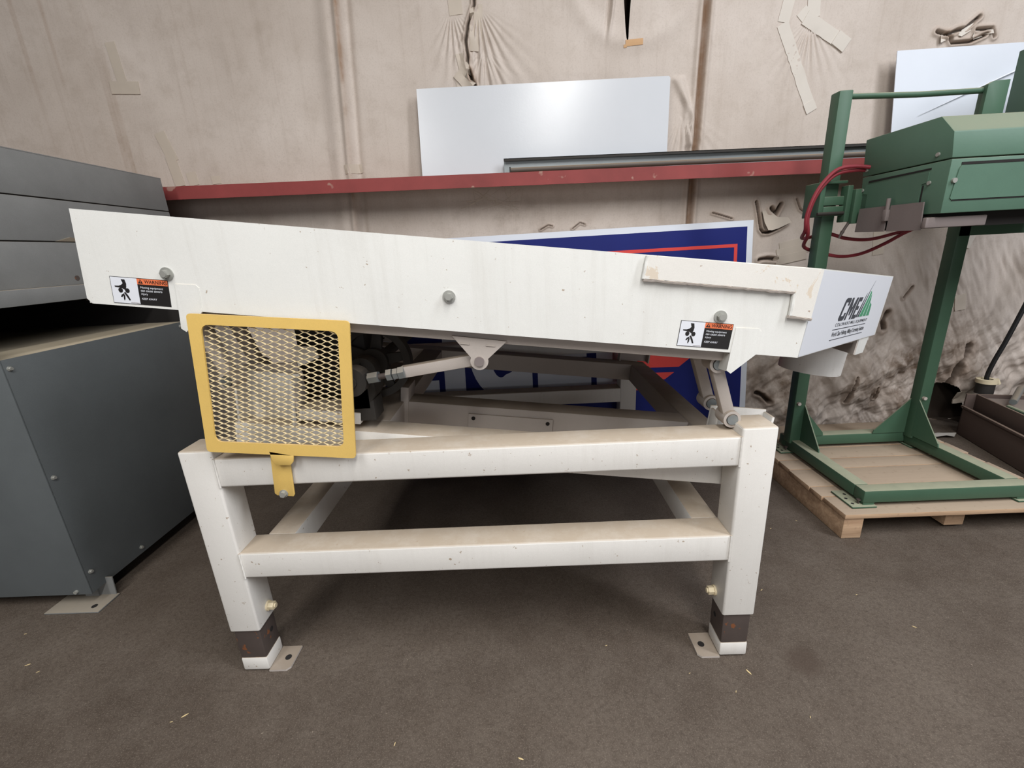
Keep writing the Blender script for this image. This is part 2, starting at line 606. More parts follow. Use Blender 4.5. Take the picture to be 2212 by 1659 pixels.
def wall_relief(X, Z):
    """how far the vinyl stands off the wall plane, towards the room, and its stain masks"""
    low = 1 - sst(Z, .38, .95)
    right = sst(X, 1.0, 2.0)
    crump = low * right
    h = 0.022 * fbm(X * 1.4, Z * 0.9, 3) + 0.0022 * fbm(X * 11, Z * 1.8, 2)
    h = h + crump * (crumple(X, Z, 1.2) * .036 + .034 * crumple(X + 3.1, Z + 1.7, 2.6) + .034 * crumple(X + 1.3, Z + 4.1, 5.5) + .030 * crumple(X + 7.3, Z + 2.1, 11.0) + .016 * fbm(X * 2.5, Z * 2.5, 2))
    h = h + (sst(X, 2.1, 2.5) * (1 - sst(Z, 1.1, 1.4))) * (0.009 * crumple(X * 2.2 + .9 * Z, Z * .6, 1.6) + .007 * crumple(X * 5 + 2.5 * Z, Z * 1.2, 2.0))
    # seams: hanging folds of the blanket joints
    s1 = X - (-.965 + .06 * (Z - 2.25))
    h = h + 0.030 * np.exp(-(s1 / .022) ** 2) - 0.016 * np.exp(-((s1 - .05) / .022) ** 2) + .02 * np.exp(-((s1 + .06) / .05) ** 2)
    s2 = X - (1.108 + .02 * (Z - 2.25))
    h = h - 0.030 * np.exp(-(s2 / .012) ** 2) + 0.016 * np.exp(-((s2 + .03) / .014) ** 2) + 0.016 * np.exp(-((s2 - .03) / .014) ** 2)
    s3 = X - 3.02
    up = sst(Z, 1.75, 1.85)
    # radiating pull wrinkles above the board
    for cx, cz, amp, rad in ((-.15, 2.66, .010, .42), (-.30, 2.66, .007, .30), (-.13, 2.47, .008, .22), (1.70, 2.50, .007, .3), (1.02, 2.1, .010, .3), (2.55, 2.36, .008, .25), (.35, 2.05, .004, .4)):
        ang = np.arctan2(X - cx, cz - Z + 1e-6)
        rr = np.hypot(X - cx, Z - cz)
        wv = np.cos(ang * 34 + 3 * fbm(X * 6, Z * 1.5, 2))
        h = h + amp * wv * np.exp(-(rr / rad) ** 2) * sst(rr, .02, .10) * (Z < cz + .02) * np.exp(-(ang / .6) ** 2)
    # pillow ring round the patch at the top
    rr = np.hypot(X - .72, (Z - 2.80) * 1.0)
    h = h + 0.010 * np.exp(-((rr - .36) / .05) ** 2)
    u = X - (.573 + .027 * sst(Z, 2.40, 2.66))
    fm = sst(Z, 2.40, 2.60)
    h = h + fm * (.016 * np.exp(-(u / .011) ** 2) - .014 * np.exp(-((u + .020) / .012) ** 2))
    # swags beside the board edge
    for k, off in enumerate((0, .05, .10)):
        d = seg_dist(X, Z, [(.96 + off * .4, 2.24), (1.03 + off * .5, 2.12 - off), (1.05 + off * .4, 1.9)])
        h = h + .010 * np.exp(-(d / .014) ** 2)
    st_r = 0.9 * np.exp(-((s1 - .005) / .012) ** 2) * (0.35 + .65 * sst(fbm(X * 5, Z * 4, 3), -.1, .3)) + .9 * np.exp(-((s2) / .022) ** 2)
    st_r = st_r + .35 * sst(fbm(X * 30, Z * .9, 3), .25, .6) * sst(X, -3.5, -2.4) * (1 - sst(X, -2.6, -1.9))
    st_g = .55 * crump * sst(fbm(X * 3.2, Z * 4.2, 4), -.25, .35) + .30 * low * right + .25 * (1 - sst(Z, 1.5, 1.75)) * sst(fbm(X * 3, Z * 3, 4), 0, .4)
    st_b = np.zeros(X.shape)
    for pts, hw, dp in CRACKS:
        d = seg_dist(X, Z, pts) + hw * (.5 if hw > .007 else .2) * fbm(X * 24, Z * 24, 2)
        m = 1 - sst(d, hw * .6, hw * 1.5)
        h = h - dp * m + .010 * np.exp(-((d - hw * 2.4) / (hw * 1.2)) ** 2)
        st_b = np.maximum(st_b, m * .75)  # darkens the inside of each crack, painting its shade
        st_r = st_r + .45 * np.exp(-(d / (hw * 3.5)) ** 2)
    h = np.maximum(h, -.10)
    return h, np.clip(st_r, 0, 1), np.clip(st_g, 0, 1), np.clip(st_b, 0, 1)


def inpoly(X, Z, P):
    c = np.zeros(X.shape, bool)
    j = len(P) - 1
    for i in range(len(P)):
        (xi, zi), (xj, zj) = P[i], P[j]
        c ^= ((zi > Z) != (zj > Z)) & (X < (xj - xi) * (Z - zi) / (zj - zi + 1e-12) + xi)
        j = i
    return c


xs = np.concatenate([np.linspace(-7, -3.3, 30)[:-1], np.arange(-3.3, -.36, .009), np.arange(-.36, .76, .0045), np.arange(.76, 1.2, .008), np.arange(1.2, 1.92, .0045), np.arange(1.92, 3.3, .005), np.arange(3.3, 3.6, .01), np.linspace(3.6, 7, 30)])
zs = np.concatenate([np.arange(0.0, .75, .005), np.arange(.75, 1.3, .008), np.arange(1.3, 1.6, .005), np.arange(1.6, 2.2, .010), np.arange(2.2, 2.75, .005), np.arange(2.75, 3.0, .01), np.linspace(3.0, 4.8, 30)])
xs = xs[np.concatenate([[True], np.diff(xs) > .002])]
zs = zs[np.concatenate([[True], np.diff(zs) > .002])]
X, Z = np.meshgrid(xs, zs)
# let two grid columns follow the edges of the open slit at the top
iL, iR = int(np.argmin(abs(xs - .670))), int(np.argmin(abs(xs - .692)))
SZ = [2.437, 2.46, 2.53, 2.634, 3.4]
for r_ in range(len(zs)):
    a_ = float(np.interp(zs[r_], SZ, [.6815, .676, .669, .659, .650]))
    b_ = float(np.interp(zs[r_], SZ, [.6845, .688, .691, .697, .702]))
    X[r_] = np.interp(xs, [-9, .60, xs[iL], xs[iR], .76, 9], [-9, .60, a_, b_, .76, 9])
H, sr, sg, sb = wall_relief(X, Z)
edge = (1 - sst(Z, .0, .035))
Zb = Z + edge * (.028 + .03 * fbm(X * 5, X * 0 + 3.3, 3))
Y = WALL_Y - H + edge * .01
nx, nz = len(xs), len(zs)
co = np.stack([X, Y, Zb], -1).reshape(-1, 3).astype(np.float32)
ii, jj = np.meshgrid(np.arange(nx - 1), np.arange(nz - 1))
a = (jj * nx + ii).ravel()
q = np.stack([a, a + 1, a + nx + 1, a + nx], -1)
cxq, czq = (X[:-1, :-1] + X[1:, 1:]).ravel() / 2, (Z[:-1, :-1] + Z[1:, 1:]).ravel() / 2
keep = np.ones(len(q), bool)
jit = .010 * fbm(cxq * 40, czq * 40, 2)
cols_ = ii.ravel()
keep &= ~((cols_ >= iL) & (cols_ < iR) & (czq > 2.437))
for P in HOLES[1:]:
    keep &= ~inpoly(cxq + jit, czq + jit, P)
q = q[keep]
me = bpy.data.meshes.new('wall_back')
me.vertices.add(len(co))
me.vertices.foreach_set('co', co.ravel())
me.loops.add(q.size)
me.loops.foreach_set('vertex_index', q.ravel().astype(np.int32))
me.polygons.add(len(q))
me.polygons.foreach_set('loop_start', np.arange(0, q.size, 4, dtype=np.int32))
me.polygons.foreach_set('use_smooth', np.ones(len(q), bool))
me.update(calc_edges=True)
ca = me.color_attributes.new('stain_and_shade', 'FLOAT_COLOR', 'POINT')
ca.data.foreach_set('color', np.stack([sr, sg, sb, np.ones_like(sr)], -1).reshape(-1).astype(np.float32))
me.materials.append(WALL)
wall = bpy.data.objects.new('wall_back', me)
COL.objects.link(wall)
wall['kind'] = 'structure'
OFF['wall_back'] = Vector((0, 0, 0))
g = G()
g.box(-7, 7, 1.93, 1.95, 0, 4.8)
obj('wall_outer', g, paint('brown_fibre_batting', rgb(54, 44, 36), .95, var=.3), kind='structure')


def wy(x, z):
    return float(WALL_Y - wall_relief(np.array([x]), np.array([z]))[0][0])


def tape(p0, p1, wd, mat=TAPE, name='tape_strip', lift=.0025):
    """a strip of tape stuck on the vinyl, following its relief"""
    (x0, z0), (x1, z1) = p0, p1
    L = math.hypot(x1 - x0, z1 - z0)
    dx, dz = (x1 - x0) / L, (z1 - z0) / L
    n = max(2, int(L / .02))
    vs, fs = [], []
    for i in range(n + 1):
        t = i / n
        wob = wd / 2 * (1 + .012 * math.sin(i * 2.1))
        for sgn in (-1, -.33, .33, 1):
            xx, zz = x0 + (x1 - x0) * t - dz * wob * sgn, z0 + (z1 - z0) * t + dx * wob * sgn
            vs.append((xx, wy(xx, zz) - lift, zz))
    for i in range(n):
        for k in range(3):
            b0 = i * 4 + k
            fs.append((b0, b0 + 1, b0 + 5, b0 + 4))
    m = len(vs)
    vs += [(v[0], v[1] + lift + .004, v[2]) for v in vs]
    for i in range(n):
        fs.append((i * 4, i * 4 + 4, m + i * 4 + 4, m + i * 4))
        fs.append((i * 4 + 3, m + i * 4 + 3, m + i * 4 + 7, i * 4 + 7))
    for b0 in (0, n * 4):
        for k in range(3):
            fs.append((b0 + k, m + b0 + k, m + b0 + k + 1, b0 + k + 1))
    gg = G()
    gg.add(vs, fs)
    return obj(name, gg, mat, wall)


VEIL = paint('wall_coloured_tape', rgb(192, 180, 166), 0.6, grain=0, var=.08)
tape((1.590, 2.72), (1.548, 2.485), .062)
tape((1.545, 2.478), (1.765, 2.050), .062)
tape((1.745, 2.085), (1.772, 2.036), .064, lift=.005)
tape((1.690, 2.70), (1.712, 2.500), .070)
tape((1.640, 2.535), (1.700, 2.475), .065)
tape((1.665, 2.500), (1.905, 2.365), .070, lift=.005)
tape((1.850, 2.400), (1.920, 2.355), .072, lift=.008)
tape((-2.27, 2.60), (-2.25, 2.34), .055, VEIL)
tape((-2.33, 2.375), (-2.165, 2.365), .065, VEIL, lift=.005)
tape((-2.115, 2.13), (-2.07, 1.97), .065, VEIL)
tape((-2.085, 2.00), (-2.065, 1.83), .060, VEIL, lift=.005)
tape((-1.985, 1.905), (-1.975, 1.83), .060, VEIL)
tape((-1.835, 1.875), (-1.832, 1.83), .055, VEIL)
tape((-.275, 2.62), (-.285, 2.80), .075, VEIL)
tape((-.16, 2.66), (-.175, 2.44), .07, VEIL)
tape((-.265, 2.435), (-.245, 2.33), .060, VEIL, lift=.004)
tape((-.29, 2.345), (-.215, 2.26), .070, VEIL, lift=.007)
tape((-.27, 2.30), (-.245, 2.20), .07, VEIL)
tape((1.68, 1.275), (1.86, 1.312), .055, VEIL)
tape((1.665, 1.235), (1.86, 1.268), .055, VEIL, lift=.004)
tape((1.66, 1.19), (1.85, 1.225), .055, VEIL, lift=.006)
tape((-1.02, 1.865), (-.92, 1.872), .05, VEIL)
tape((2.27, 1.44), (2.30, 1.20), .07, VEIL)
tape((2.855, 1.30), (2.83, 1.22), .07)
tape((2.83, .92), (2.80, .70), .07, VEIL)
tape((2.88, .92), (2.90, .82), .07, VEIL, lift=.006)
tape((3.02, .20), (3.25, .22), .09, VEIL)
tape((.672, 2.432), (.770, 2.436), .030, TAN)
tape((.662, 2.418), (.68, 2.419), .014, TAN)
# torn flap of facing turned out of the blanket
g = G()
fl = [(1.535, 1.50), (1.60, 1.505), (1.63, 1.46), (1.70, 1.455), (1.715, 1.425), (1.66, 1.392), (1.605, 1.382), (1.575, 1.385), (1.552, 1.43)]
g.ext([(x, wy(x, z) - .012 - .02 * (1.5 - z) / .12, z) for x, z in fl], (0, .003, 0))
obj('torn_flap', g, VEIL, wall)
for pts in ([(2.425, 2.37), (2.45, 2.383), (2.475, 2.365), (2.455, 2.345), (2.43, 2.335)], [(2.59, 2.352), (2.615, 2.385), (2.655, 2.39), (2.668, 2.357), (2.62, 2.345)],
            [(2.505, 2.385), (2.53, 2.382), (2.555, 2.40), (2.60, 2.425), (2.585, 2.385), (2.54, 2.36)], [(2.665, 2.365), (2.69, 2.392), (2.71, 2.385), (2.70, 2.36)]):
    g = G()
    g.ext([(x, wy(x, z) - .004 - .25 * abs(z - 2.39), z) for x, z in pts], (0, .002, 0))
    obj('torn_flap', g, TAPE, wall)

# wall girt: red beam with lip, web and flange
BT = lambda x: 1.7715 - .0140 * (x + .15)
g = G()
x0, x1 = -4.6, 5.2
for (ya, yb, za, zb) in ((1.600, 1.606, -.071, 0.0), (1.6055, 1.80, -.006, -.0006)):
    p = []
    for xx in (x0, x1):
        p += [(xx, ya, BT(xx) + za), (xx, yb, BT(xx) + za), (xx, yb, BT(xx) + zb), (xx, ya, BT(xx) + zb)]
    g.add(p, [(0, 1, 2, 3), (7, 6, 5, 4), (0, 4, 5, 1), (1, 5, 6, 2), (2, 6, 7, 3), (3, 7, 4, 0)])
obj('trim_1', g, RED, kind='structure', label='red steel girt running along the wall')

# ------------------------------------------------------------------ things on the girt
g = G()
g.ext([(-.540, 1.722, BT(-.55) + .002), (.910, 1.722, BT(.92) + .002), (.920, 1.7535, 2.236), (.911, 1.7542, 2.246), (-.530, 1.7548, 2.258)], (0, .004, 0))
solo('white_sheet', g, BOARDW, (.19, 1.722, BT(.19)), 'long glossy white sheet leaning on the wall behind the galvanised channel', 'sheet')
g = G()
g.ext([(2.205, 1.715, BT(2.22) + .002), (3.10, 1.715, BT(3.1) + .002), (3.10, 1.740, 2.30), (2.162, 1.740, 2.294)], (0, .004, 0))
t_ = solo('white_sheet', g, SWHITE, (2.6, 1.715, BT(2.6)), 'white sheet standing on the girt behind the green machine, with a torn wall above', 'sheet')
g = G()
g.ext([(2.33, 1.716, 1.965), (2.86, 1.726, 2.18), (2.86, 1.718, 2.172)], (0, .003, 0))
obj('crease', g, PRINTW, t_)
# steel channel and pipe lying on the girt
ch = thing('steel_channel', (1.0, 1.66, BT(1.0)), 'long galvanised steel channel lying on the red girt behind the rusty rail', 'channel')


def along_girt(gg, xa, xb, ya, yb, za, zb):
    p = []
    for xx in (xa, xb):
        p += [(xx, ya, BT(xx) + za), (xx, yb, BT(xx) + za), (xx, yb, BT(xx) + zb), (xx, ya, BT(xx) + zb)]
    gg.add(p, [(0, 1, 2, 3), (7, 6, 5, 4), (0, 4, 5, 1), (1, 5, 6, 2), (2, 6, 7, 3), (3, 7, 4, 0)])


g = G()
along_girt(g, -.048, 2.6, 1.690, 1.693, .002, .084)
along_girt(g, -.048, 2.6, 1.662, 1.690, .002, .005)
obj('web', g, GALV, ch)
g = G()
along_girt(g, -.048, 2.6, 1.662, 1.693, .081, .084)
along_girt(g, -.048, 2.6, 1.662, 1.665, .070, .084)
obj('lip', g, IRON, ch, label='dark upper lip')
rl = thing('steel_rail', (.8, 1.63, BT(.8)), 'dusty dark rail lying on the red girt in front of the galvanised channel', 'rail')
g = G()
g.tube([(-.016, 1.628, BT(0) + .015), (1.0, 1.632, BT(1.0) + .020), (2.5, 1.64, BT(2.5) + .024)], .0135, 12)
obj('bar', g, paint('dusty_dark_steel', rgb(92, 84, 78), .6, .3, dust=rgb(160, 142, 122)), rl)
g = G()
g.box(-.017, -.010, 1.610, 1.646, BT(0) + .001, BT(0) + .031, .002)
obj('end_cap', g, IRON, rl)
# cobweb with a caught leaf under the girt
g = G()
r2 = random.Random(5)
for k in range(16):
    a0 = (-.24 + r2.uniform(0, .3), 1.62 + r2.uniform(0, .1), BT(-.1) - .071 - r2.uniform(0, .02))
    b0 = (-.20 + r2.uniform(-.15, .25), 1.70 + r2.uniform(0, .06), BT(-.1) - .10 - r2.uniform(.02, .10))
    m0 = ((a0[0] + b0[0]) / 2, (a0[1] + b0[1]) / 2, (a0[2] + b0[2]) / 2 - .02)
    g.tube(smooth_path([a0, m0, b0], 4), .0006, 3)
solo('cobweb', g, WEB, (-.1, 1.66, 1.55), 'wispy cobweb hanging under the red girt', 'cobweb')

# ------------------------------------------------------------------ blue sign leaning on the wall
sgn = thing('warehouse_sign', (.28, 1.60, 0), 'blue sign with white letters and red stripes leaning on the wall behind the white screener', 'sign')
SU = Vector((0, .17, 1.46)).normalized()
SN = Vector((1, 0, 0)).cross(SU)
F = ((0, 1.60, 0.0), (1, 0, 0), SU, SN)
g = G()
poly_on(g, F, [(-1.10, .012), (1.48, 0.0), (1.48, 1.459), (-1.10, 1.443)], -.014, 0)
obj('sign_board', g, SWHITE, sgn, label='white border')
g = G()
poly_on(g, F, [(-1.062, .046), (1.443, .036), (1.443, 1.422), (-1.062, 1.406)], 0, .0012)
obj('blue_field', g, BLUE, sgn)
g = G()
poly_on(g, F, [(-.95, 1.288), (1.366, 1.301), (1.366, .95), (1.386, .95), (1.386, 1.303), (1.386, 1.321), (-.95, 1.308)], .0012, .002)
obj('red_line', g, SRED, sgn)
g = G()
poly_on(g, F, [(.60, .567), (1.035, .56), (1.136, .638), (1.30, .78), (.60, .78)], .0012, .002)
poly_on(g, F, [(.60, .531), (1.005, .526), (.945, .481), (.60, .481)], .0012, .002)
poly_on(g, F, [(.60, .462), (.92, .460), (.86, .415), (.60, .415)], .0012, .002)
obj('red_stripes', g, SRED, sgn)


def letter(ch, x0, wd, y0, ht, st):
    gg = G()
    if ch == 'E':
        P = [(0, 0), (wd, 0), (wd, st), (st, st), (st, (ht - st) / 2), (wd * .92, (ht - st) / 2), (wd * .92, (ht + st) / 2), (st, (ht + st) / 2), (st, ht - st), (wd, ht - st), (wd, ht), (0, ht)]
    elif ch == 'I':
        P = [(0, 0), (st, 0), (st, ht), (0, ht)]
    else:
        cx_, cy_, ro = wd / 2, ht / 2, wd / 2
        P = []
        A = [math.radians(t) for t in range(35, 296, 10)]
        for t in A:
            P.append((cx_ + ro * math.cos(t), cy_ + ht / 2 * math.sin(t)))
        P += [(wd, .035), (wd, ht * .46), (wd * .52, ht * .46), (wd * .52, ht * .46 - .10), (wd - st * .98, ht * .46 - .10), (wd - st * .98, st * 1.25)]
        for t in reversed(A):
            P.append((cx_ + (ro - st) * math.cos(t), cy_ + (ht / 2 - st) * math.sin(t)))
    poly_on(gg, F, [(x0 + x, y0 + y) for x, y in P], .0012, .002)
    return obj('letter', gg, SWHITE, sgn)


for chx, x0, wd in (('E', -.905, .352), ('I', -.514, .134), ('G', -.345, .415), ('E', .106, .353), ('I', .495, .134)):
    letter(chx, x0, wd, .405, .64, .138)

# ------------------------------------------------------------------ the white screener
scr = thing('vibrating_screener', (-.147, .79, 0), 'white steel vibrating screener with sloping deck and yellow mesh guard, in the centre', 'machine')
W = .1016
XL, XR = -1.0094, .7156
D1 = 1.592
ZT, ZB = .8355, .176


def foot(leg, x0, x1, y0, y1, side):
    gg = G()
    i = .0065
    gg.box(x0 + i, x1 - i, y0 + i, y1 - i, .058, .34, .006)
    f = obj('inner_leg', gg, RUSTY, leg, label='bare dark steel inner leg')
    gg = G()
    gg.box(x0 + i - .001, x1 - i + .001, y0 + i - .001, y1 - i + .001, .006, .060, .006)
    obj('leg_foot', gg, WHITE, leg)
    gg = G()
    xa, xb = (x1 - i, x1 + .064) if side > 0 else (x0 - .064, x0 + i)
    cx_, cy_ = (xa + xb) / 2 + .008 * side, (y0 + y1) / 2
    pts = [(xa, y0 + .002), (xb - .012 * (side > 0), y0 + .002)] if side > 0 else [(xb, y0 + .002), (xb, y1 - .004), (xa, y1 - .004), (xa, y0 + .014), (xa + .012, y0 + .002)]
    if side > 0:
        pts += [(xb, y0 + .014), (xb, y1 - .004), (xa, y1 - .004)]
    gg.ext([(x, y, 0.001) for x, y in pts], (0, 0, .007))
    obj('foot_plate', gg, STEELW, leg)
    gg = G()
    gg.cyl((cx_, cy_, .004), (cx_, cy_, .0088), .011, 16)
    obj('anchor_hole', gg, CAVITY, leg)
    gg = G()
    xf = x1 if side > 0 else x0
    gg.cyl((xf, (y0 + y1) / 2 + .015, .222), (xf + side * .006, (y0 + y1) / 2 + .015, .222), .017, 20)
    gg.cyl((xf + side * .006, (y0 + y1) / 2 + .015, .222), (xf + side * .024, (y0 + y1) / 2 + .015, .222), .014, 6)
    gg.cyl((xf + side * .024, (y0 + y1) / 2 + .015, .222), (xf + side * .029, (y0 + y1) / 2 + .015, .222), .008, 10)
    obj('leg_bolt', gg, CREAM, leg)
    gg = G()
    xs_ = (x1 - i) if side > 0 else (x0 + i)
    gg.cyl((xs_ - .0005, (y0 + y1) / 2 + .012, .125), (xs_ + side * .0008, (y0 + y1) / 2 + .012, .125), .009, 14)
    obj('pin_hole', gg, CAVITY, leg)


for (x0, y0, sd) in ((XL, 0, 1), (XR - W, 0, -1), (XL, D1 - W, 1), (XR - W, D1 - W, -1)):
    g = G()
    g.box(x0, x0 + W, y0, y0 + W, ZB, ZT, .007, seg=3)
    lg = obj('leg', g, WHITE, scr)
    foot(lg, x0, x0 + W, y0, y0 + W, sd)
for y0, nm in ((0, 'front'), (D1 - W, 'back')):
    for z0, z1 in ((.7155, .8089), (.3898, .4827)):
        g = G()
        g.box(XL + W - .004, XR - W + .004, y0 + .001, y0 + W, z0, z1, .007, seg=3)
        obj('cross_rail', g, WHITE, scr)
for x0, x1 in ((-.870, -.777), (.530, .6135)):
    g = G()
    g.box(x0, x1, W - .003, .85, .3898, .4827, .006)
    obj('side_rail', g, WHITE, scr)
g = G()
g.box(-.777, .530, .75, .85, .3898, .4827, .006)
obj('cross_rail', g, STEELW, scr)
# weld beads at the leg and rail joints
for xx in (XL + W, XR - W):
    for z0, z1 in ((.7155, .8089), (.3898, .4827)):
        g = G()
        g.tube([(xx, -.0005 + .0007 * math.sin(k * 2.3), z0 + (z1 - z0) * k / 12) for k in range(13)], .0032, 6)
        obj('weld_bead', g, WHITE, scr)
# tilted sub-frame
A = math.radians(7.262)
E_ = Vector((math.cos(A), 0, -math.sin(A)))
N_ = Vector((math.sin(A), 0, math.cos(A)))
SUB = Vector((0, 0, .771))


def sub(gg, s0, s1, y0, y1, t0=-.0935, t1=0, bev=.006):
    gg.fbox(SUB, E_, (0, 1, 0), N_, s0, s1, y0, y1, t0, t1, bev)


for (s0, s1, y0, y1) in ((-.90, .722, .1025, .2035), (-.445, .627, .40, .50), (-.90, .722, 1.272, 1.372)):
    g = G()
    sub(g, s0, s1, y0, y1)
    obj('subframe_rail', g, STEELW if y0 > .3 else WHITE, scr)  # rails under the deck get the darker white, painting their shade
for s0, s1 in ((.627, .726), (-.90, -.80), (-.55, -.445)):
    g = G()
    sub(g, s0, s1, .2035, 1.272)
    obj('subframe_crosspiece', g, STEELW, scr)
g = G()
sub(g, -.46, -.43, .395, .505, -.16, .055, .003)
obj('gusset_plate', g, STEELW, scr)
g = G()
sub(g, -.205, .115, .391, .400, -.105, -.028, .003)
pl = obj('access_plate', g, STEELW, scr)
for sx in (-.185, .095):
    g = G()
    c0 = SUB + E_ * sx + N_ * (-.045)
    g.cyl((c0.x, .3895, c0.z), (c0.x, .3912, c0.z), .0075, 16)
    obj('bolt_hole', g, CAVITY, pl)
# rocker links with their support plates
for (xl_, tag_) in ((0, 'r'), (-1.452, 'l')):
    zo = -.1274 * xl_
    for yb, far in ((.062, 0), (.205, 0), (1.30, 1), (1.45, 1)):
        p1 = Vector((.553 + xl_, yb, 1.010 + zo))
        p0 = Vector((.606 + xl_, yb, .842 + zo))
        d = (p1 - p0).normalized()
        sdv = Vector((d.z, 0, -d.x))
        g = G()
        g.fbox(p0, sdv, (0, 1, 0), d, -.017, .017, 0, .034, .012, (p1 - p0).length - .012, .004)
        lk = obj('rocker_link', g, STEELW, scr)
        for pp in (p0, p1):
            g = G()
            g.ring((pp.x, yb - .012, pp.z), (pp.x, yb + .048, pp.z), .025, .017, 24)
            obj('bushing', g, STEELW, lk)
            g = G()
            g.cyl((pp.x, yb - .016, pp.z), (pp.x, yb + .052, pp.z), .0155, 20)
            obj('pivot_pin', g, GALV, lk)
    for yy, y2, zz in ((.155, .163, 0), (1.395, 1.403, 0)):
        g = G()
        O = Vector((0, 0, 0)) + SUB
        s_ = .575 + xl_ / math.cos(A)
        sub(g, s_, s_ + .175, yy, y2, -.004, .152, .002)
        sub(g, s_, s_ + .008, yy - .05, yy, -.004, .145, .002)
        sub(g, s_ + .167, s_ + .175, yy - .05, yy, -.004, .145, .002)
        obj('link_bracket', g, WHITE if yy < 1 else STEELW, scr)  # far bracket coloured darker for the shade it stands in

# deck -------------------------------------------------------------
DT = Vector((-1.094, 0, 1.499))


def DK(s, y, t):
    return DT + E_ * s + Vector((0, y, 0)) + N_ * t


HT = -.231
DW = D1
LS = 1.875
TIPS, TIPY = 2.582, .628
for y0, vec in ((0, .006), (DW - .006, .006)):
    g = G()
    g.ext([DK(0, y0, 0), DK(LS, y0, 0), DK(LS, y0, HT), DK(.012, y0, HT), DK(0, y0, HT + .012)], (0, vec, 0))
    yi = y0 + .003 if y0 == 0 else y0 - .022
    g.fbox(DT, E_, (0, 1, 0), N_, 0, LS, yi, yi + .025, -.005, 0)
    obj('deck_side', g, DECKW, scr)
g = G()
g.fbox(DT, E_, (0, 1, 0), N_, 0, .006, .006, DW - .006, HT, -.03)
obj('deck_end_plate', g, DECKW, scr)
g = G()
g.fbox(DT, E_, (0, 1, 0), N_, .006, LS, .006, DW - .006, -.105, -.095)
obj('screen_mesh', g, GALV, scr)
g = G()
sd = [(.006, .04), (LS, .04), (2.45, .55), (2.45, DW - .55), (LS, DW - .04), (.006, DW - .04)]
g.ext([DK(s, y, HT + .012) for s, y in sd], -N_ * .006)
obj('deck_pan', g, STEELW, scr)
# stiffener channel under each side
for y0 in (.032, DW - .06):
    g = G()
    g.fbox(DT, E_, (0, 1, 0), N_, .236, 1.70, y0, y0 + .028, -.262, -.225, .002)
    obj('stiffener', g, STEELW, scr)
# tapered discharge end
for sgn in (0, 1):
    yy = (lambda y: y) if sgn == 0 else (lambda y: DW - y)
    dirv = Vector((TIPS - LS, TIPY, 0)).normalized()
    g = G()
    nv = E_ * (-dirv.y) + Vector((0, dirv.x, 0))
    if sgn:
        nv = E_ * (-dirv.y) - Vector((0, dirv.x, 0))
    g.ext([DK(LS, yy(0), 0), DK(TIPS, yy(TIPY), 0), DK(TIPS, yy(TIPY), HT), DK(LS, yy(0), HT)], nv * .006)
    obj('discharge_panel', g, DECKW, scr)
    g = G()
    g.ext([DK(2.395, yy(.465), HT + .004), DK(2.515, yy(.572), HT + .008), DK(2.488, yy(.545), HT - .062), DK(2.40, yy(.47), HT - .062)], nv * .005)
    obj('collar_tab', g, DECKW, scr)
g = G()
g.ext([DK(2.392, .468, HT + .004), DK(2.392, DW - .468, HT + .004), DK(2.392, DW - .468, HT - .060), DK(2.392, .468, HT - .060)], E_ * .005)
obj('collar_wall', g, STEELW, scr)
g = G()
g.ext([DK(TIPS, TIPY, 0), DK(TIPS, DW - TIPY, 0), DK(TIPS, DW - TIPY, HT), DK(TIPS, TIPY, HT)], -E_ * .006)
obj('discharge_lip', g, DECKW, scr)
g = G()
g.ext([DK(2.33, .44, HT - .005), DK(2.52, .575, HT - .005), DK(2.52, DW - .575, HT - .005), DK(2.33, DW - .44, HT - .005)], -N_ * .012)
obj('collar_plate', g, STEELW, scr)
sp0, sp1 = DK(2.475, .80, HT - .01), DK(2.475, .80, HT - .20)
g = G()
g.ring(sp0, sp1, .122, .117, 48)
obj('outlet_spout', g, WHITE, scr)
# reinforcing plate with ragged welds
g = G()
g.ext([DK(1.43, -.011, -.002), DK(1.8755, -.011, -.002), DK(1.8755, -.011, -.124), DK(1.82, -.011, -.121), DK(1.815, -.011, -.061), DK(1.432, -.011, -.058)], (0, .0108, 0))
obj('reinforcing_plate', g, CHIPW, scr)
for pth in ([(1.432, -.002), (1.430, -.058)], [(1.430, -.0605), (1.818, -.0635)], [(1.818, -.063), (1.822, -.121)], [(1.816, -.1235), (1.878, -.1265)]):
    g = G()
    (s0, t0), (s1, t1) = pth
    n = max(4, int(math.hypot(s1 - s0, t1 - t0) / .008))
    r3 = random.Random(n)
    g.tube([DK(s0 + (s1 - s0) * k / n, -.007 + r3.uniform(-.0012, .0012), t0 + (t1 - t0) * k / n + r3.uniform(-.0012, .0012)) for k in range(n + 1)], .0048, 6)
    obj('weld_bead', g, STEELW if abs(s1 - s0) > .02 else DECKW, scr)  # horizontal beads coloured darker, painting the shade of their undersides
# side bolts with washers
for s, t in ((.219, -.140), (.941, -.142), (1.647, -.139)):
    p = DK(s, 0, t)
    g = G()
    g.cyl((p.x, 0, p.z), (p.x, -.004, p.z), .0165, 24)
    bt = obj('washer', g, BOLT, scr)
    g = G()
    g.cyl((p.x, -.004, p.z), (p.x, -.014, p.z), .0105, 6)
    g.cyl((p.x, -.014, p.z), (p.x, -.0155, p.z), .008, 12)
    obj('bolt_head', g, BOLT, bt)
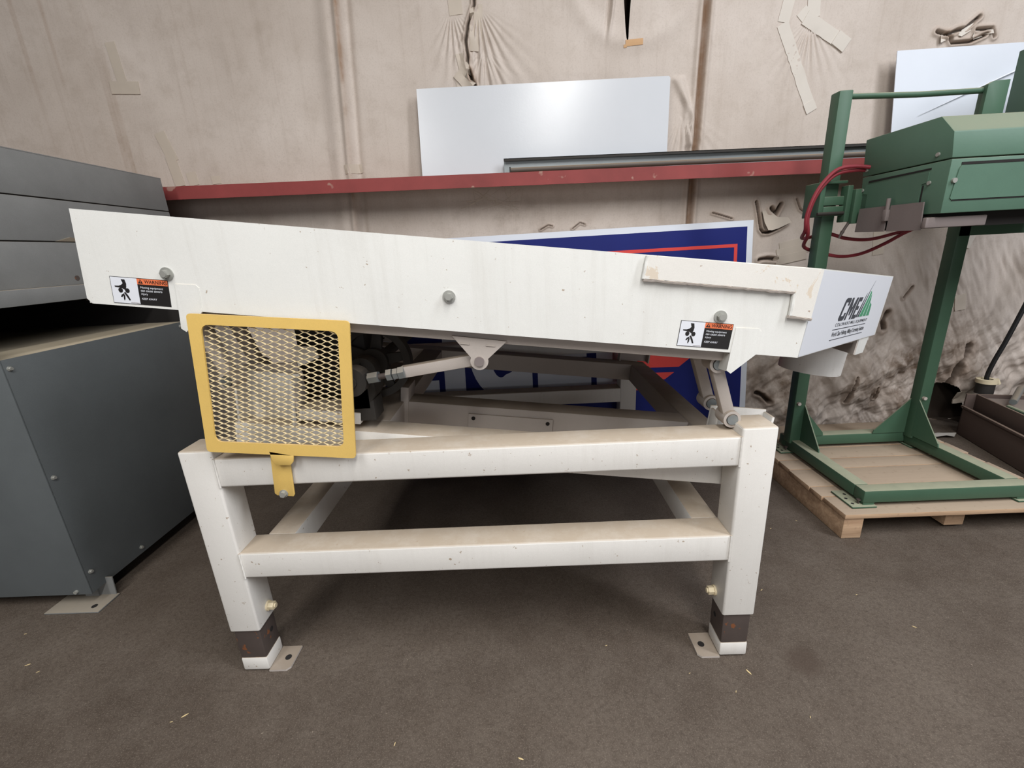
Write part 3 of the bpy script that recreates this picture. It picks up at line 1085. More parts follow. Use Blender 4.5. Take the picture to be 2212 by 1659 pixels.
# hanger brackets flush with the deck side
for s0, s1, in ((1.694, 1.762), (.236, .297)):
    for side in (0, 1):
        y0 = -.0015 if side == 0 else DW - .0045
        g = G()
        rd = [DK(s0, y0, -.164), DK(s1 - .008, y0, -.162), DK(s1, y0, -.170), DK(s1, y0, -.231), DK(s0 + .013, y0, -.288), DK(s0, y0, -.280)]
        g.ext(rd, (0, .006, 0))
        yg = .0045 if side == 0 else DW - .0045
        yf = .20 if side == 0 else DW - .20
        g.ext([DK(s0, yg, -.235), DK(s0, yg, -.283), DK(s0, yg + (.05 if side == 0 else -.05), -.288), DK(s0, yf, -.238)], E_ * .006)
        obj('hanger_bracket', g, DECKW, scr)
# drive rod bracket
g = G()
P = [(.949, -.248), (1.098, -.252)]
cs, ct, rr = 1.027, -.313, .025
for k in range(-20, 201, 20):
    a_ = math.radians(-k)
    P.append((cs + rr * math.cos(a_), ct + rr * math.sin(a_)))
g.ext([DK(s, .022, t) for s, t in P], (0, .008, 0))
db = obj('drive_bracket', g, STEELW, scr)
g = G()
c0 = DK(cs, 0, ct)
g.cyl((c0.x, .016, c0.z), (c0.x, .09, c0.z), .0135, 24)
obj('drive_pin', g, GPLATE, db)
for s_ in (.985, 1.055):
    g = G()
    g.fbox(DT, E_, (0, 1, 0), N_, s_ - .013, s_ + .013, .0195, .024, -.269, -.265, .001)
    obj('stitch_weld', g, STEELW, db)
# connecting rod
pA, pB = Vector((c0.x, .05, c0.z)), Vector((-.345, .062, 1.026))
d = (pB - pA).normalized()
upv = Vector((0, 1, 0)).cross(d).normalized()
if upv.z < 0:
    upv = -upv
g = G()
g.fbox(pA, d, (0, 1, 0), upv, .0, (pB - pA).length, -.006, .024, -.016, .016, .002)
rod = obj('connecting_rod', g, STEELW, scr)
g = G()
pC = pB + d * .125
g.cyl(pB - d * .01, pC, .0085, 12)
obj('threaded_rod', g, RUSTY, rod)
for a0, l_, r_ in ((-.012, .018, .019), (.008, .014, .017), (.026, .016, .018), (.068, .03, .017)):
    g = G()
    g.cyl(pB + d * a0, pB + d * (a0 + l_), r_, 6)
    obj('rod_nut', g, GALV, rod)
g = G()
pe = pC + d * .02
g.ring((pe.x, pe.y - .02, pe.z), (pe.x, pe.y + .03, pe.z), .042, .016, 24)
g.cyl((pe.x, pe.y - .024, pe.z), (pe.x, .26, pe.z), .0155, 16)
obj('rod_eye', g, IRON, rod)
# flywheel
wc = Vector((-.497, .30, 1.007))
g = G()
g.ring((wc.x, .285, wc.z), (wc.x, .325, wc.z), .124, .100, 48)
g.ring((wc.x, .280, wc.z), (wc.x, .335, wc.z), .048, .018, 32)
fw = obj('flywheel', g, IRON, scr)
for k in range(5):
    a_ = math.radians(72 * k + 8)
    dv = Vector((math.cos(a_), 0, math.sin(a_)))
    sv = Vector((-math.sin(a_), 0, math.cos(a_)))
    g = G()
    g.ext([wc + dv * .044 + sv * .020, wc + dv * .104 + sv * .014, wc + dv * .104 - sv * .014, wc + dv * .044 - sv * .020], (0, .016, 0), .003)
    obj('spoke', g, IRON, fw)
g = G()
g.cyl((wc.x, .16, wc.z), (wc.x, 1.40, wc.z), .019, 20)
g.cyl((wc.x, .165, wc.z), (wc.x, .215, wc.z), .044, 28)
g.fbox((wc.x, .10, wc.z), (pe - wc).normalized() * 1.0, (0, 1, 0), Vector((0, 0, 1)), -.03, .09, .03, .07, -.03, .03, .006)
obj('crankshaft', g, IRON, scr)
g = G()
g.box(-.53, -.455, .115, .20, .862, .93, .006)
g.cyl((-.495, .115, .965), (-.495, .20, .965), .05, 24)
g.box(-.525, -.465, .115, .20, .90, .97, .004)
obj('bearing_block', g, IRON, scr)
g = G()
sub(g, -.70, -.512, .11, .21, .018, .056, .003)
obj('bearing_base', g, WHITE, scr)
# drive motor with its mount behind the guard
mt = G()
mt.cyl((-.74, .52, .99), (-.74, .86, .99), .105, 32)
mt.cyl((-.74, .86, .99), (-.74, .92, .99), .085, 32)
mo = obj('motor', mt, IRON, scr)
for k in range(14):
    a_ = 2 * math.pi * k / 14
    g = G()
    dv = Vector((math.cos(a_), 0, math.sin(a_)))
    sv = Vector((-math.sin(a_), 0, math.cos(a_)))
    c1 = Vector((-.74, .54, .99))
    g.ext([c1 + dv * .10 + sv * .002, c1 + dv * .118 + sv * .002, c1 + dv * .118 - sv * .002, c1 + dv * .10 - sv * .002], (0, .30, 0))
    obj('cooling_fin', g, IRON, mo)
g = G()
g.cyl((-.74, .40, .99), (-.74, .52, .99), .016, 16)
g.cyl((-.74, .36, .99), (-.74, .41, .99), .05, 24)
obj('motor_pulley', g, IRON, mo)
g = G()
sub(g, -.90, -.56, .48, .90, .0, .012, .002)
g.box(-.86, -.62, .52, .54, .86, .92)
g.box(-.86, -.62, .84, .86, .86, .92)
obj('motor_mount', g, STEELW, scr)
g = G()
g.box(-.895, -.70, .175, .183, .87, 1.045, .002)
g.box(-.70, -.692, .115, .183, .87, 1.00, .002)
mpl = obj('mounting_plate', g, STEELW, scr)
g = G()
g.box(-.775, -.535, .335, .42, .865, 1.19, .012)
obj('dark_backing_box', g, IRON, scr)  # added dark box, its black stands in for shade behind the mesh
g = G()
g.cyl((-.755, .1735, .965), (-.755, .1755, .965), .018, 20)
obj('plate_hole', g, CAVITY, mpl)
g = G()
g.ext([(-.69, .16, 1.10), (-.63, .16, 1.095), (-.62, .16, 1.06), (-.69, .16, 1.035)], (0, .006, 0))
obj('guard_bracket', g, WHITE, scr)

# yellow guard: flat ring, expanded metal, tab and strap
GY = -.020


def rrect(c, rad, k=5):
    """rounded quad through four corners given in order"""
    out = []
    n = 4
    for i in range(n):
        p, a_, b_ = Vector((c[i][0], 0, c[i][1])), Vector((c[i - 1][0], 0, c[i - 1][1])), Vector((c[(i + 1) % n][0], 0, c[(i + 1) % n][1]))
        u, v = (a_ - p).normalized(), (b_ - p).normalized()
        p0, p1 = p + u * rad, p + v * rad
        for j in range(k + 1):
            t = j / k
            out.append(p0 * (1 - t) ** 2 + p * 2 * t * (1 - t) + p1 * t * t)
    return out


oc = [(-.855, 1.233), (-.437, 1.193), (-.480, .805), (-.898, .845)]
ic = [(-.824, 1.203), (-.471, 1.1675), (-.508, .8420), (-.867, .8745)]
po, pi_ = rrect(oc, .012), rrect(ic, .022)
n = len(po)
g = G()
vs = []
for y in (GY - .0055, GY):
    vs += [(p.x, y, p.z) for p in po] + [(p.x, y, p.z) for p in pi_]
fs = []
for i in range(n):
    j = (i + 1) % n
    fs += [(i, j, n + j, n + i), (2 * n + i, 3 * n + i, 3 * n + j, 2 * n + j), (i, 2 * n + i, 2 * n + j, j), (n + i, n + j, 3 * n + j, 3 * n + i)]
g.add(vs, fs)
gr = obj('guard_frame', g, YELLOW, scr)
g = G()
g.ext([(-.723, GY - .0055, .838), (-.655, GY - .0055, .822), (-.6605, GY - .0055, .802), (-.670, GY - .0055, .792), (-.711, GY - .0055, .794), (-.719, GY - .0055, .806)], (0, .0055, 0), .001)
obj('guard_tab', g, YELLOW, gr)
g = G()
g.ext([(-.733, -.0085, .815), (-.679, -.0085, .805), (-.687, -.0085, .688), (-.691, -.0085, .682), (-.739, -.0085, .688), (-.745, -.0085, .695)], (0, .005, 0), .001)
g.ext([(-.715, GY, .812), (-.668, GY, .803), (-.668, GY, .797), (-.715, GY, .806)], (0, .013, 0))
st_ = obj('guard_strap', g, YELLOW, gr)
g = G()
g.cyl((-.7175, -.0085, .6935), (-.7175, -.0105, .6935), .0125, 20)
g.cyl((-.7175, -.0105, .6935), (-.7175, -.0195, .6935), .0092, 6)
obj('strap_bolt', g, BOLT, gr)
# expanded metal strands
GA = math.atan2(oc[0][1] - oc[1][1], oc[1][0] - oc[0][0])
ge, gn = Vector((math.cos(GA), 0, -math.sin(GA))), Vector((math.sin(GA), 0, math.cos(GA)))
O = Vector((-.887, GY + .0015, .868))
CW, CH = .0395, .0145
g = G()
nr, nc = int(.352 / (CH / 2)), 19
for j in range(nr):
    pts = []
    for i in range(nc + 1):
        wob = (CH / 4 * 1.0) * (1 if (i + j) % 2 == 0 else -1)
        uu = i * CW / 2
        vv = j * CH / 2
        x = .078 * (vv / .352)        # the opening leans with the guard
        pts.append((uu + x * .55, vv + wob))
    verts, faces = [], []
    hw, hd = .0010, .0010
    pz = []
    for i in range(len(pts)):
        pz.append(pts[i])
        if i < len(pts) - 1:
            (ua, va), (ub, vb) = pts[i], pts[i + 1]
            pz[-1] = (ua - .0038, va)
            pz.append((ua + .0038, va))
    for (u, v) in pz:
        c_ = O + ge * u + gn * v
        tl = .0016
        verts += [c_ + gn * hw + Vector((0, tl - hd, 0)), c_ + gn * hw + Vector((0, tl + hd, 0)), c_ - gn * hw + Vector((0, -tl + hd, 0)), c_ - gn * hw + Vector((0, -tl - hd, 0))]
    for i in range(len(pz) - 1):
        for k in range(4):
            k2 = (k + 1) % 4
            faces.append((i * 4 + k, i * 4 + k2, (i + 1) * 4 + k2, (i + 1) * 4 + k))
    g.add(verts, faces)
obj('expanded_mesh', g, MESHY, gr, kind='stuff')


# warning labels and maker's decal ---------------------------------
def warning_label(s0, s1, t0, t1):
    F = (DK(s0, -.0002, t1), E_, N_, (0, -1, 0))
    wd, ht = s1 - s0, t0 - t1
    gg = G()
    poly_on(gg, F, [(0, 0), (wd, 0), (wd, ht), (0, ht)], 0, .0006)
    lb = obj('warning_label', gg, INK, scr, label='black, white and orange warning label')
    m = .0013
    wx = wd * .465
    gg = G()
    poly_on(gg, F, [(m, m), (wx, m), (wx, ht - m), (m, ht - m)], .0006, .0009)
    obj('pictogram_field', gg, PRINTW, lb)
    gg = G()
    poly_on(gg, F, [(wx, ht * .775), (wd - m, ht * .775), (wd - m, ht - m), (wx, ht - m)], .0006, .0009)
    obj('heading_field', gg, ORANGE, lb)
    gg = G()
    T = lambda L: [(m + (wx - m) * u, m + (ht - 2 * m) * v) for u, v in L]
    poly_on(gg, F, T([(.40, .93), (.54, .93), (.58, .76), (.56, .62), (.50, .52), (.40, .58), (.30, .60), (.14, .615), (.12, .66), (.28, .67), (.38, .71), (.45, .78)]), .0009, .0012)
    for cx_, cy_ in ((.33, .50), (.585, .50)):
        poly_on(gg, F, T([(cx_ + .085 * math.cos(2 * math.pi * k / 18), cy_ + .095 * math.sin(2 * math.pi * k / 18)) for k in range(18)]), .0009, .00125)
    poly_on(gg, F, T([(.44, .42), (.50, .44), (.60, .28), (.66, .13), (.60, .12), (.53, .25)]), .0009, .0012)
    poly_on(gg, F, T([(.30, .24), (.34, .33), (.44, .39), (.45, .34), (.37, .27), (.35, .22)]), .0009, .0012)
    poly_on(gg, F, T([(.40, .30), (.47, .33), (.46, .18), (.42, .10), (.40, .14)]), .0009, .0012)
    obj('pinch_pictogram', gg, INK, lb)
    gg = G()
    hx = wx + wd * .018
    poly_on(gg, F, [(hx, ht * .805), (hx + wd * .085, ht * .805), (hx + wd * .0425, ht * .965)], .0009, .0012)
    obj('alert_triangle', gg, INK, lb)
    gg = G()
    cxx = hx + wd * .0425
    poly_on(gg, F, [(cxx - wd * .006, ht * .855), (cxx + wd * .006, ht * .855), (cxx + wd * .008, ht * .915), (cxx - wd * .008, ht * .915)], .0012, .0014)
    poly_on(gg, F, [(cxx - wd * .006, ht * .825), (cxx + wd * .006, ht * .825), (cxx + wd * .006, ht * .842), (cxx - wd * .006, ht * .842)], .0012, .0014)
    obj('exclamation_mark', gg, ORANGE, lb)
    text_on('heading_text', 'WARNING', F, wx + wd * .125, wd * .975, ht * .815, ht * .95, .0011, INK, lb, bold=.012)
    x0 = wx + wd * .045
    for body, xr, y0_, y1_ in (('Moving equipment', .90, .60, .70), ('can cause severe', .88, .505, .565), ('injury', .625, .355, .455), ('KEEP AWAY', .77, .20, .275)):
        text_on('body_text', body, F, x0, wd * xr, ht * y0_, ht * y1_, .0010, PRINTW, lb, bold=.006, shear=.1)
    gg = G()
    poly_on(gg, F, [(wx * .66, ht * .04), (wx * .97, ht * .04), (wx * .97, ht * .06), (wx * .66, ht * .06)], .0009, .0011)
    obj('small_print_line', gg, GPLATE, lb)
    return lb


warning_label(.0695, .218, -.1565, -.2245)
warning_label(1.548, 1.6865, -.1555, -.2230)

dirv = (E_ * (TIPS - LS) + Vector((0, TIPY, 0))).normalized()
outv = (E_ * dirv.y - Vector((0, 1, 0)) * (TIPS - LS) / .9456).normalized()
FL = (DK(LS, 0, 0), dirv, N_, outv)
g = G()
poly_on(g, FL, [(.004, -.229), (.925, -.229), (.938, -.003), (.004, -.003)], .0004, .0008)
lg = obj('maker_decal', g, PRINTW, scr, label='white decal with charcoal and green mountain logo')
LB, LH = -.1465, .070


def logo_letter(x0, pts):
    gg = G()
    poly_on(gg, FL, [(x0 + x + .55 * y * LH, LB + y * LH) for x, y in pts], .0008, .0013)
    return obj('logo_letter', gg, LINK, lg)


logo_letter(.292, [(.012, 0), (.058, 0), (.066, .08), (.066, .34), (.046, .34), (.046, .20), (.020, .20), (.020, .80), (.046, .80), (.046, .66), (.066, .66), (.066, .92), (.058, 1), (.012, 1), (0, .90), (0, .10)])
logo_letter(.366, [(0, 0), (.019, 0), (.019, .62), (.034, .20), (.046, .20), (.061, .62), (.061, 0), (.080, 0), (.080, 1), (.058, 1), (.040, .52), (.022, 1), (0, 1)])
logo_letter(.454, [(0, 0), (.050, 0), (.050, .19), (.020, .19), (.020, .41), (.045, .41), (.045, .59), (.020, .59), (.020, .81), (.050, .81), (.050, 1), (0, 1)])
g = G()
poly_on(g, FL, [(.508, -.143), (.530, -.143), (.590, -.062), (.577, -.070)], .0008, .0013)
poly_on(g, FL, [(.536, -.143), (.556, -.143), (.625, -.048), (.655, -.020), (.610, -.058)], .0008, .0013)
obj('logo_slash', g, LINK, lg)
g = G()
poly_on(g, FL, [(.562, -.143), (.605, -.143), (.650, -.062), (.636, -.055)], .0008, .0013)
poly_on(g, FL, [(.613, -.143), (.655, -.143), (.668, -.085), (.655, -.065)], .0008, .0013)
poly_on(g, FL, [(.663, -.143), (.705, -.143), (.700, -.105), (.675, -.095)], .0008, .0013)
obj('logo_mountain', g, LGREEN, lg)
text_on('maker_name', 'COLORADO MILL EQUIPMENT', FL, .285, .700, -.1650, -.1530, .0012, LINK, lg, bold=.01)
text_on('maker_line', 'World Class Pelleting, Milling & Screening Solutions', FL, .275, .690, -.1990, -.1795, .0012, LINK, lg, bold=.012, shear=.2)
g = G()
poly_on(g, FL, [(.266, -.1735), (.693, -.1735), (.693, -.1712), (.266, -.1712)], .0008, .0012)
poly_on(g, FL, [(.265, -.2055), (.683, -.2055), (.683, -.2032), (.265, -.2032)], .0008, .0012)
obj('decal_rule', g, LINK, lg)

# ------------------------------------------------------------------ grey cabinet on the left
cab = thing('grey_cabinet', (-2.5, .85, 0), 'large blue-grey sheet steel machine cabinet at the left beside the screener', 'cabinet')
CXR = -1.83
g = G()
g.box(CXR - .004, CXR, .337, 1.24, .066, 1.066, .0015)
rp = obj('side_panel', g, GREYD, cab)
g = G()
g.box(-3.3, CXR, .331, .337, .064, 1.20, .0015)
obj('front_panel', g, GREYD, cab)
g = G()
g.box(-3.3, CXR - .004, .337, 1.24, 1.050, 1.064, .002)
obj('ledge', g, paint('dusty_shelf', rgb(120, 118, 112), .8, dust=rgb(172, 160, 138), damt=1.0), cab)
g = G()
g.box(-3.3, CXR - .004, 1.236, 1.24, .064, 1.20)
g.box(-3.3, CXR - .004, .34, 1.236, .064, .07)
g.box(-2.80, -2.79, .337, 1.7, 1.06, 1.24)
obj('inner_carcass', g, CAVITY, cab)
UX = -1.955
for z0, z1, tl in ((1.655, 1.822, .0), (1.481, 1.650, .0), (1.297, 1.476, .0)):
    g = G()
    g.box(UX - .02, UX, .30, 1.502, z0, z1, .002)
    obj('upper_panel', g, GREYP, cab)
g = G()
g.box(-3.3, UX - .006, .302, 1.50, 1.24, 1.816)
obj('upper_carcass', g, CAVITY, cab)
g = G()
g.box(-3.3, UX, .295, 1.502, 1.822, 1.826)
obj('upper_top', g, GREYP, cab)
g = G()
g.box(UX - .02, -1.905, .30, 1.30, 1.236, 1.297, .002)
obj('lip_channel', g, GREYP, cab)
g = G()
g.cyl((UX - .001, .84, 1.325), (UX + .0015, .84, 1.325), .011, 14)
obj('rivet_hole', g, RUSTY, cab)
g = G()
g.ext([(-1.953, .80, 1.480), (-1.945, .86, 1.497), (-1.945, .92, 1.49), (-1.953, 1.0, 1.480)], (-.02, 0, 0))
obj('dust_clump', g, paint('clump', rgb(168, 156, 138), .9), cab)
for y, z in ((.354, 1.031), (.356, .594), (.593, .096), (.356, .158), (1.194, 1.043), (.95, .10)):
    g = G()
    g.cyl((CXR, y, z), (CXR + .003, y, z), .009, 16)
    g.cyl((CXR + .003, y, z), (CXR + .010, y, z), .0062, 6)
    obj('screw', g, BOLT, cab)
g = G()
g.cyl((-1.889, .331, .081), (-1.889, .322, .081), .0075, 10)
obj('screw', g, BOLT, cab)
for y0, y1 in ((.295, .40), (1.12, 1.225)):
    g = G()
    g.box(-2.02, -1.79, y0, y1, .001, .007, .001)
    g.box(-1.93, -1.87, y1 - .012, y1, .007, .066)
    g.ext([(-1.80, y1 - .006, .007), (-1.80, y1, .09), (-1.90, y1, .09), (-1.90, y1 - .006, .007)], (0, .004, 0))
    ft = obj('foot_bracket', g, GREYP, cab)
    g = G()
    g.cyl((-1.835, (y0 + y1) / 2 - .02, .0068), (-1.835, (y0 + y1) / 2 - .02, .0078), .011, 14)
    obj('bolt_hole', g, CAVITY, ft)
g = G()
g.box(-3.2, -3.1, .4, 1.2, .001, .066)
obj('rear_skid', g, IRON, cab)

# ------------------------------------------------------------------ pallet with the green machine
pal = thing('wooden_pallet', (1.96, 1.09, 0), 'pale wooden pallet under the green machine', 'pallet')
PX0, PX1 = 1.428, 2.485
yb = .585
edges = [(.585, .735), (.742, .83), (.836, 1.008), (1.013, 1.118), (1.124, 1.26), (1.266, 1.40), (1.408, 1.60)]
for k, (a0, b0) in enumerate(edges):
    g = G()
    j0, j1 = rnd.uniform(-.006, .012), rnd.uniform(-.015, .006)
    g.box(PX0 + j0, PX1 + j1, a0, b0, .107 + rnd.uniform(-.0015, .0015), .130, .002)
    obj('deck_board', g, WOOD, pal)
for k, x0 in enumerate((PX0 + .004, 1.935, PX1 - .10)):
    g = G()
    g.box(x0, x0 + .088, .592 if k == 0 else .64, 1.595, .0005 if k == 0 else .016, .1055, .003)
    obj('stringer', g, WOOD, pal)
for a0, b0 in ((1.05, 1.15), (1.49, 1.59)):
    g = G()
    g.box(PX0 + .095, PX1 - .003, a0, b0, 0.0005, .0155, .001)
    obj('bottom_board', g, WOOD, pal)

gm = thing('bagging_machine', (1.9, 1.0, .13), 'green steel bagging machine with posts and hood standing on the wooden pallet', 'machine')
GX0, GX1, TB = 1.540, 2.292, .0635
GZ0, GZ1 = .150, .2125
for nm, bx in (('base_bar', (GX0, GX1, .640, .640 + TB)), ('base_bar', (GX0, GX1, 1.255, 1.255 + TB)), ('base_bar', (GX0, GX0 + TB, .7035, 1.255)), ('base_bar', (GX1 - TB, GX1, .7035, 1.255))):
    g = G()
    g.box(bx[0], bx[1], bx[2], bx[3], GZ0, GZ1, .006)
    obj(nm, g, GREEN, gm)
for x0, x1, y0, y1 in ((1.488, 1.600, .628, .775), (2.232, 2.345, .628, .775), (1.488, 1.60, 1.20, 1.33), (2.232, 2.345, 1.20, 1.33)):
    g = G()
    g.box(x0, x1, y0, y1, .1308, .1495, .004) if False else g.box(x0, x1, y0, y1, .1308, .140, .003)
    g.box(max(x0, GX0) + .005, min(x1, GX1) - .005, y0 + .015, y0 + .06, .139, .151)
    fp = obj('foot_plate', g, GREEN, gm)
    for hx, hy in ((.18, .2), (.18, .5), (.35, .75)):
        g = G()
        xx, yy = x0 + hx * (x1 - x0), y0 + hy * (y1 - y0)
        if x0 > 2:
            xx = x1 - hx * (x1 - x0)
        g.cyl((xx, yy, .1395), (xx, yy, .1408), .007, 12)
        obj('bolt_hole', g, CAVITY, fp)
    g = G()
    xx = x0 + .045 if x0 < 2 else x1 - .045
    g.cyl((xx, y0 + .03, .14), (xx, y0 + .03, .158), .004, 8)
    g.cyl((xx, y0 + .03, .158), (xx, y0 + .03, .162), .009, 10)
    obj('lag_screw', g, RUSTY, fp)
PY = 1.2
for x0, zt in ((1.528, 1.975), (2.2185, 1.97)):
    g = G()
    g.box(x0, x0 + TB, PY, PY + TB, GZ1 - .02, zt, .006)
    ps = obj('post', g, GREEN, gm)
    for zz in (.44,):
        g = G()
        g.cyl((x0 + .018, PY - .001, zz), (x0 + .018, PY - .016, zz), .010, 6)
        obj('post_bolt', g, STEELW, ps)
    # gussets: one along the side bar, one along the back bar
    g = G()
    xi = x0 + TB - .006 if x0 < 2 else x0
    xi2 = xi
    g.ext([(xi2, PY + .003, .43), (xi2, PY + .003, GZ1), (xi2, PY - .165, GZ1), (xi2, PY - .16, GZ1 + .02)], (.006, 0, 0))
    obj('gusset', g, GREEN, gm)
    g = G()
    if x0 < 2:
        g.ext([(x0 + TB, PY + .05, .42), (x0 + TB, PY + .05, GZ1), (x0 + TB + .16, PY + .05, GZ1), (x0 + TB + .155, PY + .05, GZ1 + .02)], (0, .006, 0))
    else:
        g.ext([(x0, PY + .05, .42), (x0, PY + .05, GZ1), (x0 - .18, PY + .05, GZ1), (x0 - .175, PY + .05, GZ1 + .02)], (0, .006, 0))
    obj('gusset', g, GREEN, gm)
g = G()
g.tube([(1.585, 1.22, 1.952), (1.9, 1.22, 1.943), (2.21, 1.22, 1.944)], .0125, 14)
obj('tie_rod', g, GREEN, gm)
# hood: extruded along x, chamfered top
HX0, HX1 = 1.650, 2.60
prof = [(.690, 1.594), (.705, 1.686), (.772, 1.752), (1.152, 1.752), (1.138, 1.592)]
g = G()
g.ext([(HX0, y, z) for y, z in prof], (HX1 - HX0, 0, 0), .004)
obj('upper_hood', g, GREENH, gm)
prof2 = [(.690, 1.398), (.6905, 1.590), (1.136, 1.588), (1.122, 1.405)]
g = G()
g.ext([(HX0 + .001, y, z) for y, z in prof2], (HX1 - HX0 - .001, 0, 0), .003)
obj('lower_hood', g, GREENH, gm)
# front access panel and its slots
FH = ((0, .690, 0), (1, 0, 0), (0, 0, 1), (0, -1, 0))
g = G()
poly_on(g, FH, [(1.672, 1.452), (1.678, 1.446), (2.50, 1.446), (2.50, 1.566), (1.690, 1.566), (1.684, 1.556)], -.001, .003)
fpn = obj('access_panel', g, GREENH, gm)
g = G()
poly_on(g, FH, [(1.690, 1.568), (2.52, 1.568), (2.52, 1.579), (1.690, 1.577)], -.001, .0012)
poly_on(g, FH, [(1.680, 1.441), (2.52, 1.441), (2.52, 1.447), (1.682, 1.446)], -.001, .0012)
obj('panel_slot', g, CAVITY, fpn)
FS = ((HX0, 0, 0), (0, -1, 0), (0, 0, 1), (-1, 0, 0))
g = G()
poly_on(g, FS, [(-1.09, 1.560), (-.77, 1.566), (-.77, 1.572), (-1.09, 1.568)], -.001, .0012)
poly_on(g, FS, [(-.795, 1.51), (-.79, 1.51), (-.79, 1.44), (-.795, 1.44)], -.001, .0012)
poly_on(g, FS, [(-.952, 1.508), (-.913, 1.510), (-.910, 1.450), (-.948, 1.447)], -.001, .0012)
obj('side_slot', g, CAVITY, gm)
g = G()
poly_on(g, FS, [(-1.085, 1.430), (-.80, 1.440), (-.80, 1.515), (-.775, 1.520), (-.775, 1.556), (-1.10, 1.552), (-1.115, 1.515), (-1.085, 1.51)], -.001, .002)
sp_ = obj('side_panel', g, GREENH, gm)
for y, z in ((.765, 1.517), (.751, 1.616), (1.112, 1.617), (1.118, 1.53)):
    g = G()
    g.cyl((HX0, y, z), (HX0 - .006, y, z), .0075, 12)
    obj('screw', g, BOLT, gm)
for x, z in ((1.666, 1.514), (1.672, 1.462)):
    if z > 1.5:
        g = G()
        g.cyl((x + .006, .69, z), (x + .006, .681, z), .009, 14)
        obj('screw', g, BOLT, gm)
# grey sliding guard plate with its handle
g = G()
g.ext([(1.640, 1.100, 1.449), (1.640, .931, 1.448), (1.640, .934, 1.341), (1.640, 1.108, 1.345)], (-.005, 0, 0))
g.ext([(1.640, .919, 1.448), (1.640, .757, 1.447), (1.640, .750, 1.339), (1.640, .920, 1.341)], (-.005, 0, 0))
gp = obj('slide_plate', g, GPLATE, gm)
g = G()
g.tube([(1.632, .932, 1.478), (1.630, .927, 1.40)], .008, 12)
g.box(1.620, 1.636, .918, .940, 1.385, 1.432, .003)
obj('handle', g, GPLATE, gp)
g = G()
g.box(1.624, 1.860, .715, .735, 1.346, 1.386, .004)
obj('lower_guard', g, GPLATE, gm)
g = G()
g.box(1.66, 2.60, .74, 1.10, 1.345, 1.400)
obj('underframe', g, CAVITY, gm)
# clamp bracket on the left post
g = G()
g.box(1.476, 1.500, 1.155, 1.28, 1.425, 1.582, .003)
g.box(1.500, 1.600, 1.155, 1.163, 1.425, 1.470, .003)
g.box(1.500, 1.60, 1.155, 1.28, 1.572, 1.584, .003)
g.box(1.595, 1.62, 1.14, 1.19, 1.395, 1.56, .003)
g.box(1.500, 1.64, 1.160, 1.175, 1.475, 1.515, .003)
cb = obj('clamp_bracket', g, GREEN, gm)
g = G()
g.cyl((1.47, 1.15, 1.437), (1.60, 1.15, 1.437), .008, 10)
obj('clamp_bolt', g, IRON, cb)
g = G()
g.box(1.618, 1.655, 1.118, 1.150, 1.385, 1.54, .003)
obj('hinge_plate', g, GREEN, gm)
# tall cabinet behind the hood at the right
g = G()
g.box(2.548, 2.95, 1.0, 1.45, 1.70, 2.165, .004)
obj('control_box', g, GREEN, gm)
g = G()
g.ext([(2.192, 1.192, 1.74), (2.192, 1.192, 1.962), (2.215, 1.192, 1.974), (2.288, 1.192, 1.977), (2.288, 1.192, 1.74)], (0, .02, 0), .002)
obj('box_bracket', g, GREEN, gm)
g = G()
g.box(2.22, 2.60, 1.20, 1.2635, 1.30, 1.752)
obj('hood_support', g, GREEN, gm)
# red cable loops
cb_ = G()
cb_.tube(smooth_path([(1.655, 1.10, 1.628), (1.59, 1.12, 1.638), (1.515, 1.13, 1.625), (1.445, 1.13, 1.545), (1.410, 1.13, 1.44), (1.424, 1.15, 1.368), (1.480, 1.26, 1.330), (1.545, 1.29, 1.332), (1.62, 1.28, 1.345), (1.72, 1.27, 1.315), (1.84, 1.27, 1.306), (1.95, 1.24, 1.332), (2.02, 1.18, 1.355)], 8), .0085, 10)
obj('red_cable', cb_, CABLE, gm, label='red rubber cable')
cb_ = G()
cb_.tube(smooth_path([(1.655, 1.12, 1.618), (1.60, 1.13, 1.622), (1.52, 1.14, 1.606), (1.455, 1.145, 1.53), (1.425, 1.145, 1.43), (1.445, 1.16, 1.345), (1.50, 1.265, 1.285), (1.60, 1.29, 1.252), (1.70, 1.275, 1.227), (1.80, 1.265, 1.236), (1.90, 1.25, 1.28), (1.97, 1.22, 1.330), (2.02, 1.18, 1.362)], 8), .0085, 10)
obj('red_cable', cb_, CABLE, gm, label='red rubber cable')
cb_ = G()
cb_.tube(smooth_path([(1.645, 1.13, 1.42), (1.625, 1.14, 1.395), (1.60, 1.14, 1.352)], 5), .0065, 8)
cb_.tube([(1.60, 1.14, 1.352), (1.586, 1.14, 1.32)], .009, 8, r_end=.004)
obj('cable_end', cb_, RUSTY, gm)

# ------------------------------------------------------------------ right edge: steel tray, rods, hanging cord, scraps
TO = Vector((2.775, 1.05, 0))
td = Vector((.262, .965, 0)).normalized()
tn = Vector((td.y, -td.x, 0))
tray = thing('steel_trough', tuple(TO + td * .25), 'dark brown steel trough on the floor at the right behind the pallet', 'trough')
for (n0, n1, z0, z1, nm) in ((0, .012, .004, .200, 'side_wall'), (-.012, .0, .190, .204, 'flange'), (.05, .062, .15, .285, 'inner_wall'), (.012, .60, .003, .012, 'bottom')):
    g = G()
    g.fbox(TO, td, tn, (0, 0, 1), -.35, .62, n0, n1, z0, z1, .002)
    obj(nm, g, BROWN, tray)
g = G()
g.fbox(TO, td, tn, (0, 0, 1), .608, .62, .0, .60, .004, .285, .002)
obj('end_wall', g, BROWN, tray)
g = G()
g.fbox(TO, td, tn, (0, 0, 1), -.33, .605, .07, .58, .15, .262, .004)
obj('scrap_fill', g, GPLATE, tray)
